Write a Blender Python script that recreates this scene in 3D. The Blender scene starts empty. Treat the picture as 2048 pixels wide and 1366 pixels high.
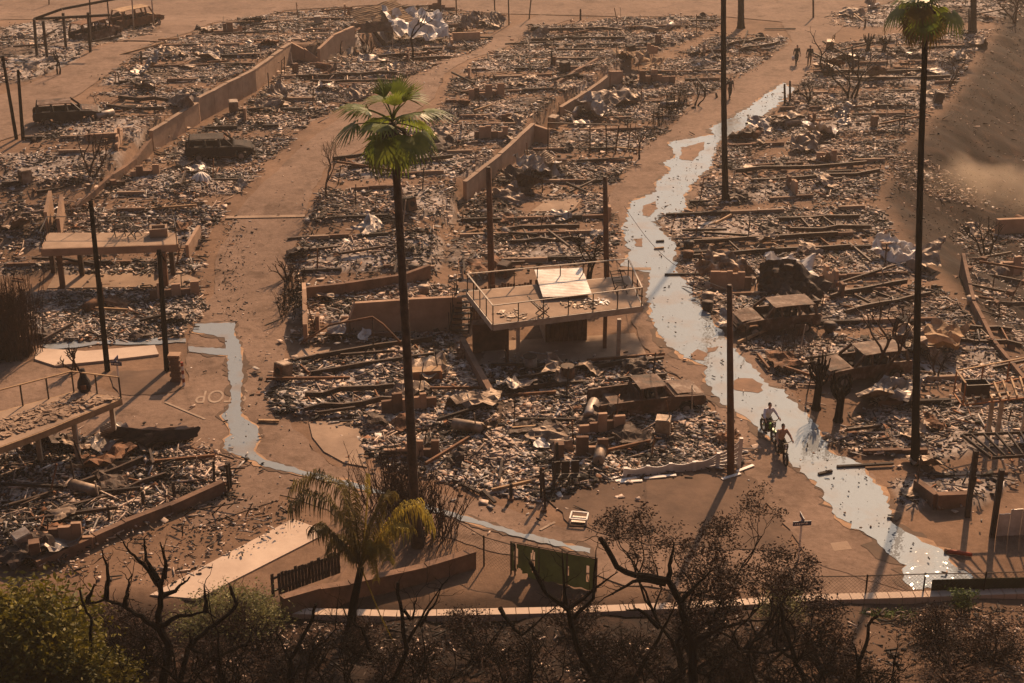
import bpy, bmesh, math, random
import numpy as np
from mathutils import Vector, Matrix
R = math.radians
rng = np.random.default_rng(7)
rnd = random.Random(11)
SC = bpy.context.scene
COL = SC.collection
# ---------------------------------------------------------------- camera
F, PITCH, CH = 3100.0, R(24.0), 33.5
cd = bpy.data.cameras.new('camera'); cam = bpy.data.objects.new('camera', cd); COL.objects.link(cam)
cam.location = (0, 0, CH); cam.rotation_euler = (R(90) - PITCH, 0, 0)
cd.sensor_width = 36; cd.lens = 36 * F / 2048; cd.clip_end = 3000; cd.clip_start = 0.5
SC.camera = cam
# ---------------------------------------------------------------- sky and sun
SUN_EL, SUN_AZ = R(35), R(18)
w = bpy.data.worlds.new('World'); SC.world = w; w.use_nodes = True
nt = w.node_tree; nt.nodes.clear()
sky = nt.nodes.new('ShaderNodeTexSky'); sky.sky_type = 'NISHITA'; sky.sun_disc = False
sky.sun_elevation = SUN_EL; sky.sun_rotation = SUN_AZ
sky.air_density = 1.0; sky.dust_density = 4.0; sky.ozone_density = 1.0
bg = nt.nodes.new('ShaderNodeBackground'); bg.inputs[1].default_value = 0.055
wo = nt.nodes.new('ShaderNodeOutputWorld')
nt.links.new(sky.outputs[0], bg.inputs[0]); nt.links.new(bg.outputs[0], wo.inputs[0])
sl = bpy.data.lights.new('sun', 'SUN'); sun = bpy.data.objects.new('sun', sl); COL.objects.link(sun)
sl.energy = 5.0; sl.angle = R(0.8); sl.color = (1.0, 0.63, 0.36)
sdir = Vector((math.sin(SUN_AZ) * math.cos(SUN_EL), math.cos(SUN_AZ) * math.cos(SUN_EL), math.sin(SUN_EL)))
sun.rotation_euler = sdir.to_track_quat('Z', 'Y').to_euler(); sun.location = (30, 120, 90)
SC.view_settings.view_transform = 'Standard'; SC.view_settings.look = 'None'
SC.view_settings.exposure = 0.42; SC.view_settings.gamma = 1
SC.cycles.max_bounces = 5; SC.cycles.diffuse_bounces = 2; SC.cycles.glossy_bounces = 3
SC.cycles.transparent_max_bounces = 6; SC.cycles.volume_bounces = 0
SC.cycles.caustics_reflective = False; SC.cycles.caustics_refractive = False
# ---------------------------------------------------------------- projection helpers (layout in metres from survey points)
SP, CP = math.sin(PITCH), math.cos(PITCH)
def ray(px, py):
    u, v = (px - 1024) / F, (py - 683) / F
    return np.array([u, CP - v * SP, -SP - v * CP])
def pz(px, py, z):
    d = ray(px, py); t = (z - CH) / d[2]
    return Vector((d[0] * t, d[1] * t, z))
def pY(px, py, Y):
    d = ray(px, py); t = Y / d[1]
    return Vector((d[0] * t, Y, CH + d[2] * t))
def sm(x, a, b):
    t = np.clip((x - a) / (b - a), 0, 1); return t * t * (3 - 2 * t)
def sdist(x, y, poly):
    best = np.full(x.shape, 1e9); side = np.zeros(x.shape)
    for a, b in zip(poly[:-1], poly[1:]):
        dx, dy = b[0] - a[0], b[1] - a[1]; L2 = dx * dx + dy * dy
        t = np.clip(((x - a[0]) * dx + (y - a[1]) * dy) / L2, 0, 1)
        ex, ey = x - a[0] - t * dx, y - a[1] - t * dy
        d = np.hypot(ex, ey); c = dx * (y - a[1]) - dy * (x - a[0])
        m = d < best - 1e-6
        best = np.where(m, d, best); side = np.where(m, np.sign(c), side)
    return best * side
def ext(P):
    P = [(p.x, p.y) for p in P]
    a, b = P[0], P[1]; P.insert(0, (a[0] + (a[0] - b[0]) * 30, a[1] + (a[1] - b[1]) * 30))
    a, b = P[-1], P[-2]; P.append((a[0] + (a[0] - b[0]) * 30, a[1] + (a[1] - b[1]) * 30))
    return P
WA = ext([pz(*p, 1.4) for p in [(705, 92), (640, 125), (585, 122), (510, 180), (397, 243), (305, 303), (270, 340), (180, 405), (110, 450)]])
WB = ext([pz(*p, 0) for p in [(1440, 62), (1250, 145), (1215, 178), (1125, 234), (1070, 283), (1000, 350), (930, 405), (890, 480), (880, 560)]])
WR = ext([pz(*p, 0) for p in [(2010, -20), (1985, 60), (1900, 190), (1800, 300), (1750, 390), (1800, 480), (1905, 590), (2060, 770), (2200, 900)]])
def H(x, y):
    x = np.asarray(x, float); y = np.asarray(y, float)
    x, y = np.broadcast_arrays(x, y)
    sB = 1.4 * sm(y, 80, 98) * (1 - sm(y, 128, 143)); sA = 1.5 * sm(y, 85, 105) * (1 - sm(y, 143, 158))
    z = sB * sm(-sdist(x, y, WB), 0.1, 0.6) + sA * sm(-sdist(x, y, WA), 0.1, 0.6)
    z = z - 3.0 * sm(sdist(x, y, WR), 0.0, 8.0) * sm(y, 52, 70)
    f = np.maximum(0, 50.0 - y)
    z = z + 0.2 * f + 0.006 * f * f
    return z
def h1(x, y): return float(H(np.array([x]), np.array([y]))[0])
_T = np.linspace(38, 260, 900)
def gp(px, py, dz=0.0):
    d = ray(px, py); X, Y, Z = d[0] * _T, d[1] * _T, CH + d[2] * _T
    g = Z - H(X, Y) - dz
    k = np.argmax(g < 0)
    if k == 0: k = len(_T) - 1
    a, b = g[k - 1], g[k]; t = _T[k - 1] + (_T[k] - _T[k - 1]) * (a / (a - b) if a != b else 0)
    x, y = d[0] * t, d[1] * t
    return Vector((x, y, h1(x, y) + dz))
def scale_at(p): return F / (p.y * CP + (CH - p.z) * SP)     # photo pixels per metre
# value noise
_N = rng.random((256, 256))
def vnoise(x, y, s):
    x = np.asarray(x) * s + 500.3; y = np.asarray(y) * s + 511.7
    xi, yi = np.floor(x).astype(int), np.floor(y).astype(int); fx, fy = x - xi, y - yi
    fx = fx * fx * (3 - 2 * fx); fy = fy * fy * (3 - 2 * fy)
    g = lambda i, j: _N[(xi + i) % 256, (yi + j) % 256]
    return (g(0, 0) * (1 - fx) + g(1, 0) * fx) * (1 - fy) + (g(0, 1) * (1 - fx) + g(1, 1) * fx) * fy
def fbm(x, y, s): return .55 * vnoise(x, y, s) + .3 * vnoise(x, y, s * 2.1) + .15 * vnoise(x, y, s * 4.3)
def inpoly(x, y, P):
    r = np.zeros(np.shape(x), bool); n = len(P)
    for i in range(n):
        x1, y1 = P[i][0], P[i][1]; x2, y2 = P[(i + 1) % n][0], P[(i + 1) % n][1]
        c = ((y1 > y) != (y2 > y)) & (x < (x2 - x1) * (y - y1) / (y2 - y1 + 1e-12) + x1)
        r ^= c
    return r
# ---------------------------------------------------------------- materials
def mk(name, c1, c2=None, scale=3.0, rough=.85, bump=.0, metal=0., detail=6, c3=None, bscale=None, spec=.3, trans=0.0):
    m = bpy.data.materials.new(name); m.use_nodes = True
    n = m.node_tree.nodes; l = m.node_tree.links; b = n['Principled BSDF']
    b.inputs['Roughness'].default_value = rough; b.inputs['Metallic'].default_value = metal
    b.inputs['Specular IOR Level'].default_value = spec
    if c2 is None: c2 = tuple(v * .6 for v in c1)
    geo = n.new('ShaderNodeNewGeometry'); nz = n.new('ShaderNodeTexNoise')
    nz.inputs['Scale'].default_value = scale; nz.inputs['Detail'].default_value = detail; nz.inputs['Roughness'].default_value = .65
    l.new(geo.outputs['Position'], nz.inputs['Vector'])
    cr = n.new('ShaderNodeValToRGB'); e = cr.color_ramp.elements
    e[0].position = .34; e[1].position = .66; e[0].color = (*c2, 1); e[1].color = (*c1, 1)
    if c3: x = e.new(.5); x.color = (*c3, 1)
    l.new(nz.outputs[0], cr.inputs[0]); l.new(cr.outputs[0], b.inputs['Base Color'])
    if bump:
        n2 = n.new('ShaderNodeTexNoise'); n2.inputs['Scale'].default_value = bscale or scale * 6; n2.inputs['Detail'].default_value = 4
        l.new(geo.outputs['Position'], n2.inputs['Vector'])
        bp = n.new('ShaderNodeBump'); bp.inputs['Strength'].default_value = bump; bp.inputs['Distance'].default_value = .05
        l.new(n2.outputs[0], bp.inputs['Height']); l.new(bp.outputs[0], b.inputs['Normal'])
    if trans:
        tr = n.new('ShaderNodeBsdfTranslucent'); l.new(cr.outputs[0], tr.inputs[0]); mx = n.new('ShaderNodeMixShader'); mx.inputs[0].default_value = trans
        l.new(b.outputs[0], mx.inputs[1]); l.new(tr.outputs[0], mx.inputs[2]); l.new(mx.outputs[0], n['Material Output'].inputs[0])
    return m
M = {}
M['char'] = mk('char', (.035, .028, .024), (.012, .010, .009), 4, .9, .6)
M['charwood'] = mk('charwood', (.055, .036, .026), (.014, .011, .010), 3, .85, .6)
M['steel'] = mk('scorched_steel', (.09, .055, .038), (.03, .022, .018), 2.5, .7, .2, .3)
M['rust'] = mk('rust', (.24, .11, .05), (.07, .036, .022), 2.2, .8, .3, .2)
M['carrust'] = mk('burnt_car_paint', (.24, .18, .14), (.035, .022, .016), 1.7, .75, .3, .1, c3=(.10, .048, .026), detail=8)
M['rustorange'] = mk('orange_steel', (.42, .17, .06), (.2, .08, .035), 2, .75, .2)
M['galv'] = mk('galvanised', (.42, .38, .34), (.2, .15, .12), 1.6, .55, .2, .5)
M['sheet'] = mk('scorched_sheet', (.40, .32, .25), (.10, .07, .05), 1.3, .6, .2, .35, c3=(.24, .17, .12))
M['whitesheet'] = mk('white_sheet', (.74, .70, .65), (.42, .36, .31), 1.1, .5, .1, .1)
M['stucco'] = mk('stucco', (.46, .30, .20), (.30, .185, .12), .8, .92, .3)
M['concrete'] = mk('concrete', (.38, .265, .185), (.22, .15, .105), .5, .93, .3, detail=9)
M['pale'] = mk('pale_concrete', (.62, .48, .37), (.46, .34, .26), .45, .93, .2, detail=9)
M['block'] = mk('blockwork', (.24, .14, .09), (.10, .06, .042), .9, .93, .4)
M['wood'] = mk('brown_boards', (.17, .085, .045), (.07, .036, .02), 2.2, .85, .3)
M['palewood'] = mk('pale_timber', (.48, .31, .17), (.25, .15, .08), 2, .8, .2)
M['pole'] = mk('pole_wood', (.15, .068, .035), (.06, .03, .018), 1.5, .9, .5)
M['palmbark'] = mk('palm_bark', (.10, .06, .04), (.03, .02, .014), 2.5, .95, .8, bscale=9)
M['burntbark'] = mk('burnt_bark', (.010, .0075, .006), (.004, .0035, .003), 4, .95, .6, spec=.05)
M['twig'] = mk('scorched_twig', (.085, .042, .025), (.028, .016, .011), 3, .9)
M['frond'] = mk('green_frond', (.24, .27, .03), (.07, .12, .02), 1.0, .45, trans=.5, spec=.4)
M['oldfrond'] = mk('old_frond', (.24, .18, .045), (.085, .065, .02), 1.5, .6, trans=.3)
M['yellowfrond'] = mk('yellow_frond', (.50, .36, .06), (.24, .20, .035), 1.2, .5, trans=.45)
M['brownleaf'] = mk('brown_leaf', (.045, .019, .010), (.012, .006, .004), 1.5, .8, trans=.2)
M['greenleaf'] = mk('yellowgreen_leaf', (.24, .19, .015), (.05, .055, .008), .8, .6, trans=.3)
M['oliveleaf'] = mk('olive_leaf', (.27, .25, .09), (.12, .12, .045), .9, .65, trans=.3)
M['grass'] = mk('grass', (.10, .14, .02), (.05, .08, .015), 2, .7, trans=.2)
M['white'] = mk('white_vinyl', (.82, .77, .71), (.62, .55, .48), 1.4, .55)
M['blacksteel'] = mk('rail_steel', (.05, .037, .03), (.022, .017, .015), 3, .6, .1, .3)
M['railpale'] = mk('rail_paint', (.50, .42, .33), (.3, .23, .17), 2, .6)
M['mesh_green'] = mk('green_screen', (.045, .06, .02), (.025, .032, .012), 2, .9, trans=.15)
M['redpaint'] = mk('red_paint', (.36, .05, .02), (.2, .04, .02), 3, .6)
M['rubber'] = mk('rubber', (.03, .027, .025), (.016, .015, .014), 3, .85)
M['signblue'] = mk('sign_blue', (.015, .025, .10), (.012, .018, .07), 3, .45)
M['marking'] = mk('road_paint', (.40, .30, .225), (.25, .175, .125), 1.2, .9, detail=9)
M['silt'] = mk('silt', (.47, .29, .17), (.28, .17, .105), 1.2, .95, .3)
M['dirt'] = mk('scorched_dirt', (.17, .105, .07), (.085, .052, .035), .5, .95, .4, detail=9)
M['wet'] = mk('wet_asphalt', (.13, .082, .055), (.085, .056, .04), 1.0, .8, .2, spec=.12)
M['mud'] = mk('mud', (.25, .145, .09), (.16, .095, .062), 1.0, .9, .3)
M['skin'] = mk('skin', (.45, .22, .14), (.38, .18, .11), 4, .5)
M['hair'] = mk('hair', (.03, .018, .012), (.02, .012, .01), 8, .7)
M['whitecloth'] = mk('white_cloth', (.68, .66, .70), (.58, .56, .60), 4, .9)
M['tancloth'] = mk('tan_cloth', (.46, .27, .19), (.38, .22, .15), 4, .9)
M['darkcloth'] = mk('dark_cloth', (.03, .03, .03), (.018, .018, .018), 4, .9)
M['khaki'] = mk('khaki_cloth', (.20, .15, .10), (.14, .10, .07), 4, .9)
M['limegreen'] = mk('lime_paint', (.12, .34, .03), (.08, .22, .03), 4, .4)
M['lamp'] = mk('headlight_lens', (.85, .85, .85), (.8, .8, .8), 4, .1)
def ground_mat(name, base, attr):
    m = bpy.data.materials.new(name); m.use_nodes = True
    n = m.node_tree.nodes; l = m.node_tree.links; b = n['Principled BSDF']
    b.inputs['Roughness'].default_value = .95; b.inputs['Specular IOR Level'].default_value = .15
    geo = n.new('ShaderNodeNewGeometry')
    def noise(s, d=7, r=.62):
        z = n.new('ShaderNodeTexNoise'); z.inputs['Scale'].default_value = s; z.inputs['Detail'].default_value = d; z.inputs['Roughness'].default_value = r
        l.new(geo.outputs['Position'], z.inputs['Vector']); return z.outputs[0]
    def ramp(src, stops):
        r = n.new('ShaderNodeValToRGB'); e = r.color_ramp.elements
        e[0].position = stops[0][0]; e[0].color = (*stops[0][1], 1); e[1].position = stops[-1][0]; e[1].color = (*stops[-1][1], 1)
        for p, c in stops[1:-1]: x = e.new(p); x.color = (*c, 1)
        l.new(src, r.inputs[0]); return r.outputs[0]
    def mix(f, a, c):
        x = n.new('ShaderNodeMix'); x.data_type = 'RGBA'; l.new(a, x.inputs[6]); l.new(c, x.inputs[7])
        if isinstance(f, float): x.inputs[0].default_value = f
        else: l.new(f, x.inputs[0])
        return x.outputs[2]
    c = ramp(noise(.22), base)
    fine = ramp(noise(2.6, 8, .7), [(.3, (.62, .6, .58)), (.7, (1.12, 1.12, 1.12))])
    x = n.new('ShaderNodeMix'); x.data_type = 'RGBA'; x.blend_type = 'MULTIPLY'; x.inputs[0].default_value = .8
    l.new(c, x.inputs[6]); l.new(fine, x.inputs[7]); c = x.outputs[2]
    if attr:
        at = n.new('ShaderNodeAttribute'); at.attribute_name = 'lot'
        ash = ramp(noise(.9, 9, .7), [(.33, (.018, .015, .013)), (.46, (.06, .042, .032)), (.57, (.16, .11, .08)), (.72, (.36, .29, .24))])
        ma = n.new('ShaderNodeMath'); ma.operation = 'MULTIPLY_ADD'; l.new(noise(.8, 6), ma.inputs[0]); ma.inputs[1].default_value = .9; ma.inputs[2].default_value = -.45
        mb = n.new('ShaderNodeMath'); l.new(ma.outputs[0], mb.inputs[0]); l.new(at.outputs['Fac'], mb.inputs[1])
        f = ramp(mb.outputs[0], [(.35, (0, 0, 0)), (.6, (1, 1, 1))]); c = mix(f, c, ash)
        a3 = n.new('ShaderNodeAttribute'); a3.attribute_name = 'ash'
        pale = ramp(noise(1.3, 9, .72), [(.36, (.10, .075, .06)), (.47, (.30, .245, .21)), (.62, (.52, .455, .41))]); c = mix(a3.outputs['Fac'], c, pale)
        a2 = n.new('ShaderNodeAttribute'); a2.attribute_name = 'burn'
        brn = ramp(noise(.7, 9, .7), [(.3, (.007, .005, .004)), (.52, (.022, .012, .008)), (.75, (.075, .038, .022))])
        c = mix(a2.outputs['Fac'], c, brn)
    if not attr:
        st = ramp(noise(.55, 9, .72), [(.36, (.45, .42, .40)), (.48, (1, 1, 1)), (.7, (1.12, 1.12, 1.14))])
        vo = n.new('ShaderNodeTexVoronoi'); vo.feature = 'DISTANCE_TO_EDGE'; vo.inputs['Scale'].default_value = .33
        wv = n.new('ShaderNodeMix'); wv.data_type = 'VECTOR'; wv.inputs[0].default_value = .25; l.new(geo.outputs['Position'], wv.inputs[4])
        nn = n.new('ShaderNodeTexNoise'); nn.inputs['Scale'].default_value = 1.2; l.new(geo.outputs['Position'], nn.inputs['Vector']); sc_ = n.new('ShaderNodeVectorMath'); sc_.operation = 'SCALE'; sc_.inputs[3].default_value = 4; l.new(nn.outputs['Color'], sc_.inputs[0])
        av = n.new('ShaderNodeVectorMath'); l.new(geo.outputs['Position'], av.inputs[0]); l.new(sc_.outputs[0], av.inputs[1]); l.new(av.outputs[0], vo.inputs['Vector'])
        ck = ramp(vo.outputs['Distance'], [(.0, (.5, .48, .46)), (.012, (1, 1, 1))])
        for q_ in (st, ck):
            x = n.new('ShaderNodeMix'); x.data_type = 'RGBA'; x.blend_type = 'MULTIPLY'; x.inputs[0].default_value = .6; l.new(c, x.inputs[6]); l.new(q_, x.inputs[7]); c = x.outputs[2]
    l.new(c, b.inputs['Base Color'])
    bp = n.new('ShaderNodeBump'); bp.inputs['Strength'].default_value = .5; bp.inputs['Distance'].default_value = .06
    l.new(noise(5, 6, .7), bp.inputs['Height']); l.new(bp.outputs[0], b.inputs['Normal'])
    return m
M['ground'] = ground_mat('ground', [(.3, (.135, .082, .054)), (.5, (.21, .13, .085)), (.7, (.28, .175, .115))], True)
M['asphalt'] = ground_mat('dusty_asphalt', [(.3, (.19, .126, .092)), (.5, (.235, .158, .115)), (.7, (.28, .19, .14))], False)
def frag_mat():
    m = bpy.data.materials.new('debris'); m.use_nodes = True
    n = m.node_tree.nodes; l = m.node_tree.links; b = n['Principled BSDF']
    at = n.new('ShaderNodeAttribute'); at.attribute_name = 'col'
    geo = n.new('ShaderNodeNewGeometry'); z = n.new('ShaderNodeTexNoise'); z.inputs['Scale'].default_value = 7; z.inputs['Detail'].default_value = 5
    l.new(geo.outputs['Position'], z.inputs['Vector'])
    r = n.new('ShaderNodeValToRGB'); e = r.color_ramp.elements; e[0].position = .35; e[0].color = (.55, .53, .52, 1); e[1].position = .6; e[1].color = (1.15, 1.15, 1.15, 1)
    l.new(z.outputs[0], r.inputs[0])
    x = n.new('ShaderNodeMix'); x.data_type = 'RGBA'; x.blend_type = 'MULTIPLY'; x.inputs[0].default_value = 1
    l.new(at.outputs['Color'], x.inputs[6]); l.new(r.outputs[0], x.inputs[7]); l.new(x.outputs[2], b.inputs['Base Color'])
    b.inputs['Roughness'].default_value = .85; b.inputs['Specular IOR Level'].default_value = .25
    return m
M['debris'] = frag_mat()
def water_mat():
    m = bpy.data.materials.new('muddy_sky_tinted_water'); m.use_nodes = True
    n = m.node_tree.nodes; l = m.node_tree.links; b = n['Principled BSDF']
    b.inputs['Roughness'].default_value = .02
    g2 = n.new('ShaderNodeNewGeometry'); z2 = n.new('ShaderNodeTexNoise'); z2.inputs['Scale'].default_value = .5; z2.inputs['Detail'].default_value = 7; l.new(g2.outputs['Position'], z2.inputs['Vector'])
    r2 = n.new('ShaderNodeValToRGB'); e2 = r2.color_ramp.elements; e2[0].position = .35; e2[0].color = (.24, .21, .18, 1); e2[1].position = .5; e2[1].color = (.235, .255, .265, 1); l.new(z2.outputs[0], r2.inputs[0]); l.new(r2.outputs[0], b.inputs['Base Color'])  # sediment brown; the pale blue-grey is sky reflection painted into the base colour
    b.inputs['IOR'].default_value = 1.38
    geo = n.new('ShaderNodeNewGeometry'); z = n.new('ShaderNodeTexNoise'); z.inputs['Scale'].default_value = 4.5; z.inputs['Detail'].default_value = 1.0; z.inputs['Roughness'].default_value = .65
    l.new(geo.outputs['Position'], z.inputs['Vector'])
    bp = n.new('ShaderNodeBump'); bp.inputs['Strength'].default_value = .22; bp.inputs['Distance'].default_value = .035
    l.new(z.outputs[0], bp.inputs['Height']); l.new(bp.outputs[0], b.inputs['Normal'])
    return m
M['water'] = water_mat()
# ---------------------------------------------------------------- mesh builder
class MB:
    def __init__(s): s.v = []; s.f = []
    def add(s, v, f):
        o = len(s.v); s.v += [tuple(p) for p in v]; s.f += [tuple(i + o for i in q) for q in f]; return s
    def hexa(s, P): return s.add(P, [(0, 3, 2, 1), (4, 5, 6, 7), (0, 1, 5, 4), (1, 2, 6, 5), (2, 3, 7, 6), (3, 0, 4, 7)])
    def box(s, c, d, rz=0., rx=0., ry=0.):
        m = Matrix.Translation(c) @ Matrix.Rotation(rz, 4, 'Z') @ Matrix.Rotation(ry, 4, 'Y') @ Matrix.Rotation(rx, 4, 'X')
        a, b, e = d[0] / 2, d[1] / 2, d[2] / 2
        return s.hexa([m @ Vector(p) for p in [(-a, -b, -e), (a, -b, -e), (a, b, -e), (-a, b, -e), (-a, -b, e), (a, -b, e), (a, b, e), (-a, b, e)]])
    def bar(s, p, q, w, h=None, up=(0, 0, 1)):
        p, q = Vector(p), Vector(q); h = h or w; d = (q - p)
        if d.length < 1e-5: return s
        d.normalize(); up = Vector(up)
        if abs(d.dot(up)) > .98: up = Vector((1, 0, 0))
        x = d.cross(up).normalized() * w / 2; y = x.cross(d).normalized() * h / 2
        return s.hexa([p - x - y, p + x - y, q + x - y, q - x - y, p - x + y, p + x + y, q + x + y, q - x + y])
    def tube(s, pts, rs, n=6, cap=True):
        pts = [Vector(p) for p in pts]
        if not hasattr(rs, '__len__'): rs = [rs] * len(pts)
        vs = []; fs = []; ref = None
        for i, p in enumerate(pts):
            d = (pts[min(i + 1, len(pts) - 1)] - pts[max(i - 1, 0)])
            if d.length < 1e-7: d = Vector((0, 0, 1))
            d.normalize()
            if ref is None: ref = Vector((1, 0, 0)) if abs(d.x) < .9 else Vector((0, 1, 0))
            x = (ref - d * ref.dot(d)); x = x.normalized() if x.length > 1e-6 else d.orthogonal().normalized(); ref = x; y = d.cross(x)
            for k in range(n):
                a = 2 * math.pi * k / n; vs.append(p + (x * math.cos(a) + y * math.sin(a)) * rs[i])
        for i in range(len(pts) - 1):
            for k in range(n): fs.append((i * n + k, i * n + (k + 1) % n, (i + 1) * n + (k + 1) % n, (i + 1) * n + k))
        if cap: fs.append(tuple(reversed(range(n)))); fs.append(tuple(range((len(pts) - 1) * n, len(pts) * n)))
        return s.add(vs, fs)
    def ball(s, c, r, n=8, m=6):
        c = Vector(c); r = r if hasattr(r, '__len__') else (r, r, r); pts = []; fs = []
        for i in range(m + 1):
            t = math.pi * i / m
            for k in range(n):
                a = 2 * math.pi * k / n; pts.append(c + Vector((r[0] * math.sin(t) * math.cos(a), r[1] * math.sin(t) * math.sin(a), r[2] * math.cos(t))))
        for i in range(m):
            for k in range(n): fs.append((i * n + k, (i + 1) * n + k, (i + 1) * n + (k + 1) % n, i * n + (k + 1) % n))
        return s.add(pts, fs)
    def slab(s, P, t):                                      # polygon prism, P top points
        n = len(P); P = [Vector(p) for p in P]
        return s.add(P + [p - Vector((0, 0, t)) for p in P], [tuple(range(n)), tuple(reversed(range(n, 2 * n)))] + [(i, i + n, (i + 1) % n + n, (i + 1) % n) for i in range(n)])
    def grid(s, fn, nu, nv, thick=0.):
        P = [[Vector(fn(i / nu, j / nv)) for j in range(nv + 1)] for i in range(nu + 1)]
        k = lambda i, j: i * (nv + 1) + j
        s.add([p for r in P for p in r], [(k(i, j), k(i + 1, j), k(i + 1, j + 1), k(i, j + 1)) for i in range(nu) for j in range(nv)])
        return s
    def mesh(s, name, mat, smooth=False):
        me = bpy.data.meshes.new(name); me.from_pydata(s.v, [], s.f); me.validate(); me.update()
        if mat is not None: me.materials.append(M[mat] if isinstance(mat, str) else mat)
        if smooth: me.polygons.foreach_set('use_smooth', [True] * len(me.polygons))
        return me
    def build(s, name, mat, parent=None, smooth=False, loc=None, rz=0.):
        return link(name, s.mesh(name, mat, smooth), parent, loc, rz)
def link(name, me, parent=None, loc=None, rz=0.):
    o = bpy.data.objects.new(name, me); COL.objects.link(o)
    if parent is not None: o.parent = parent
    if loc is not None: o.location = loc
    if rz: o.rotation_euler[2] = rz
    return o
def tag(o, label=None, cat=None, group=None, kind=None):
    if label: o['label'] = label
    if cat: o['category'] = cat
    if group: o['group'] = group
    if kind or cat: o['kind'] = kind or 'thing'
    return o
def thing(name, label, cat, loc=(0, 0, 0), rz=0., group=None):
    o = link(name, None, None, loc, rz); o.empty_display_size = .2
    return tag(o, label, cat, group)
def solid(o, t):
    md = o.modifiers.new('thickness', 'SOLIDIFY'); md.thickness = t; md.offset = 0; return o
def struct(o, label=None):
    o['kind'] = 'structure'
    if label: o['label'] = label
    return o
def dup(o, loc=None, rz=None, label=None, parent=None):
    c = o.copy(); COL.objects.link(c); c.parent = parent
    if loc is not None: c.location = loc
    if rz is not None: c.rotation_euler[2] = rz
    if label: c['label'] = label
    for ch in list(o.children): dup(ch, parent=c)
    return c
# ================================================================ ground
LOTS = {}
def lot(key, pts): LOTS[key] = [gp(*p) for p in pts]
lot('farcorner', [(0, 60), (60, 45), (190, 40), (315, 35), (310, 65), (200, 88), (150, 122), (60, 162), (0, 172)])
lot('upperleft', [(0, 300), (85, 268), (80, 250), (190, 245), (175, 195), (240, 135), (340, 80), (430, 50), (560, 28), (720, 18), (860, 12), (1000, 30), (1010, 60), (905, 78), (705, 76), (580, 88), (510, 145), (397, 205), (305, 262), (180, 395), (110, 440), (0, 445)])
lot('betweenwalls', [(110, 455), (310, 318), (510, 196), (580, 135), (710, 100), (900, 84), (985, 78), (870, 132), (770, 178), (675, 218), (625, 240), (555, 305), (500, 358), (462, 408), (412, 465), (402, 540), (365, 548), (70, 548), (0, 550), (0, 455)])
lot('belowdeck', [(70, 585), (395, 578), (412, 620), (380, 648), (365, 676), (90, 684), (60, 640)])
lot('nearleft', [(0, 905), (110, 880), (300, 868), (425, 912), (465, 960), (455, 985), (250, 1060), (75, 1140), (0, 1130)])
lot('middle', [(685, 340), (885, 212), (905, 160), (975, 116), (1060, 72), (1060, 58), (1250, 38), (1440, 36), (1440, 50), (1240, 130), (1210, 155), (1115, 212), (1065, 245), (930, 372), (890, 470), (870, 560), (925, 600), (925, 690), (575, 690), (582, 640), (578, 560), (618, 440), (645, 385)])
lot('tilefield', [(585, 720), (900, 692), (925, 700), (985, 815), (1005, 850), (1095, 1005), (950, 978), (880, 960), (790, 938), (735, 900), (715, 838), (560, 830), (545, 790)])
lot('truckyard', [(965, 735), (1290, 722), (1340, 762), (1395, 802), (1450, 872), (1480, 925), (1230, 955), (1090, 1000), (1005, 850), (985, 790)])
lot('besidewater', [(1070, 285), (1125, 238), (1220, 182), (1440, 68), (1560, 72), (1575, 85), (1490, 150), (1390, 200), (1330, 265), (1280, 300), (1235, 365), (1205, 400), (1235, 440), (1232, 530), (1050, 548), (905, 565), (900, 480), (935, 412)])
lot('acrosswater', [(1650, 95), (1790, 68), (1975, 62), (1895, 195), (1795, 300), (1745, 395), (1795, 485), (1900, 595), (2060, 775), (2100, 930), (1960, 1010), (1800, 1025), (1785, 980), (1740, 925), (1655, 890), (1610, 815), (1530, 735), (1460, 665), (1380, 580), (1355, 490), (1315, 440), (1390, 400), (1440, 300), (1505, 255), (1580, 205)])
lot('gully', [(1915, 450), (2080, 440), (2080, 730), (1990, 640), (1930, 530)])
lot('fartop', [(1650, 30), (1790, 5), (2060, 0), (2060, 45), (1985, 45), (1800, 55), (1660, 52)])
CLEAR = [[gp(*p) for p in q] for q in [
    [(985, 690), (1270, 672), (1300, 722), (960, 738)], [(618, 842), (714, 836), (728, 902), (738, 940), (660, 922), (622, 884)],
    [(1030, 405), (1175, 395), (1160, 428), (1050, 430)], [(100, 556), (360, 548), (400, 560), (380, 576), (90, 578)],
    [(580, 690), (690, 690), (640, 730), (585, 728)], [(1010, 345), (1060, 300), (1070, 320), (1020, 360)],
    [(660, 372), (800, 360), (790, 372), (650, 385)], [(1500, 300), (1600, 296), (1600, 318), (1500, 322)], [(130, 190), (330, 190), (330, 212), (110, 215)],
    [(1560, 865), (1700, 770), (1760, 740), (1800, 760), (1700, 860), (1640, 890)],
    [(1190, 795), (1380, 775), (1395, 815), (1200, 850)], [(1470, 640), (1600, 620), (1610, 668), (1480, 680)], [(1640, 725), (1790, 712), (1795, 765), (1640, 785)]]]
ROWS = {'upperleft': (7.6, .7, 1.0), 'betweenwalls': (7.2, .7, 3.0), 'middle': (7.0, .72, 5.3), 'besidewater': (7.4, .7, 2.0), 'acrosswater': (7.2, .74, 4.2), 'tilefield': (9.0, .9, 6.0)}
def row_t(key, x, y):
    p, d, ph = ROWS[key]; return ((y - .1 * x + ph + 1.2 * (vnoise(x, y, .07) - .5)) / p)
def inrow(key, x, y):
    if key not in ROWS: return np.ones(np.shape(x), bool)
    return (row_t(key, x, y) % 1) < ROWS[key][1]
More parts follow.
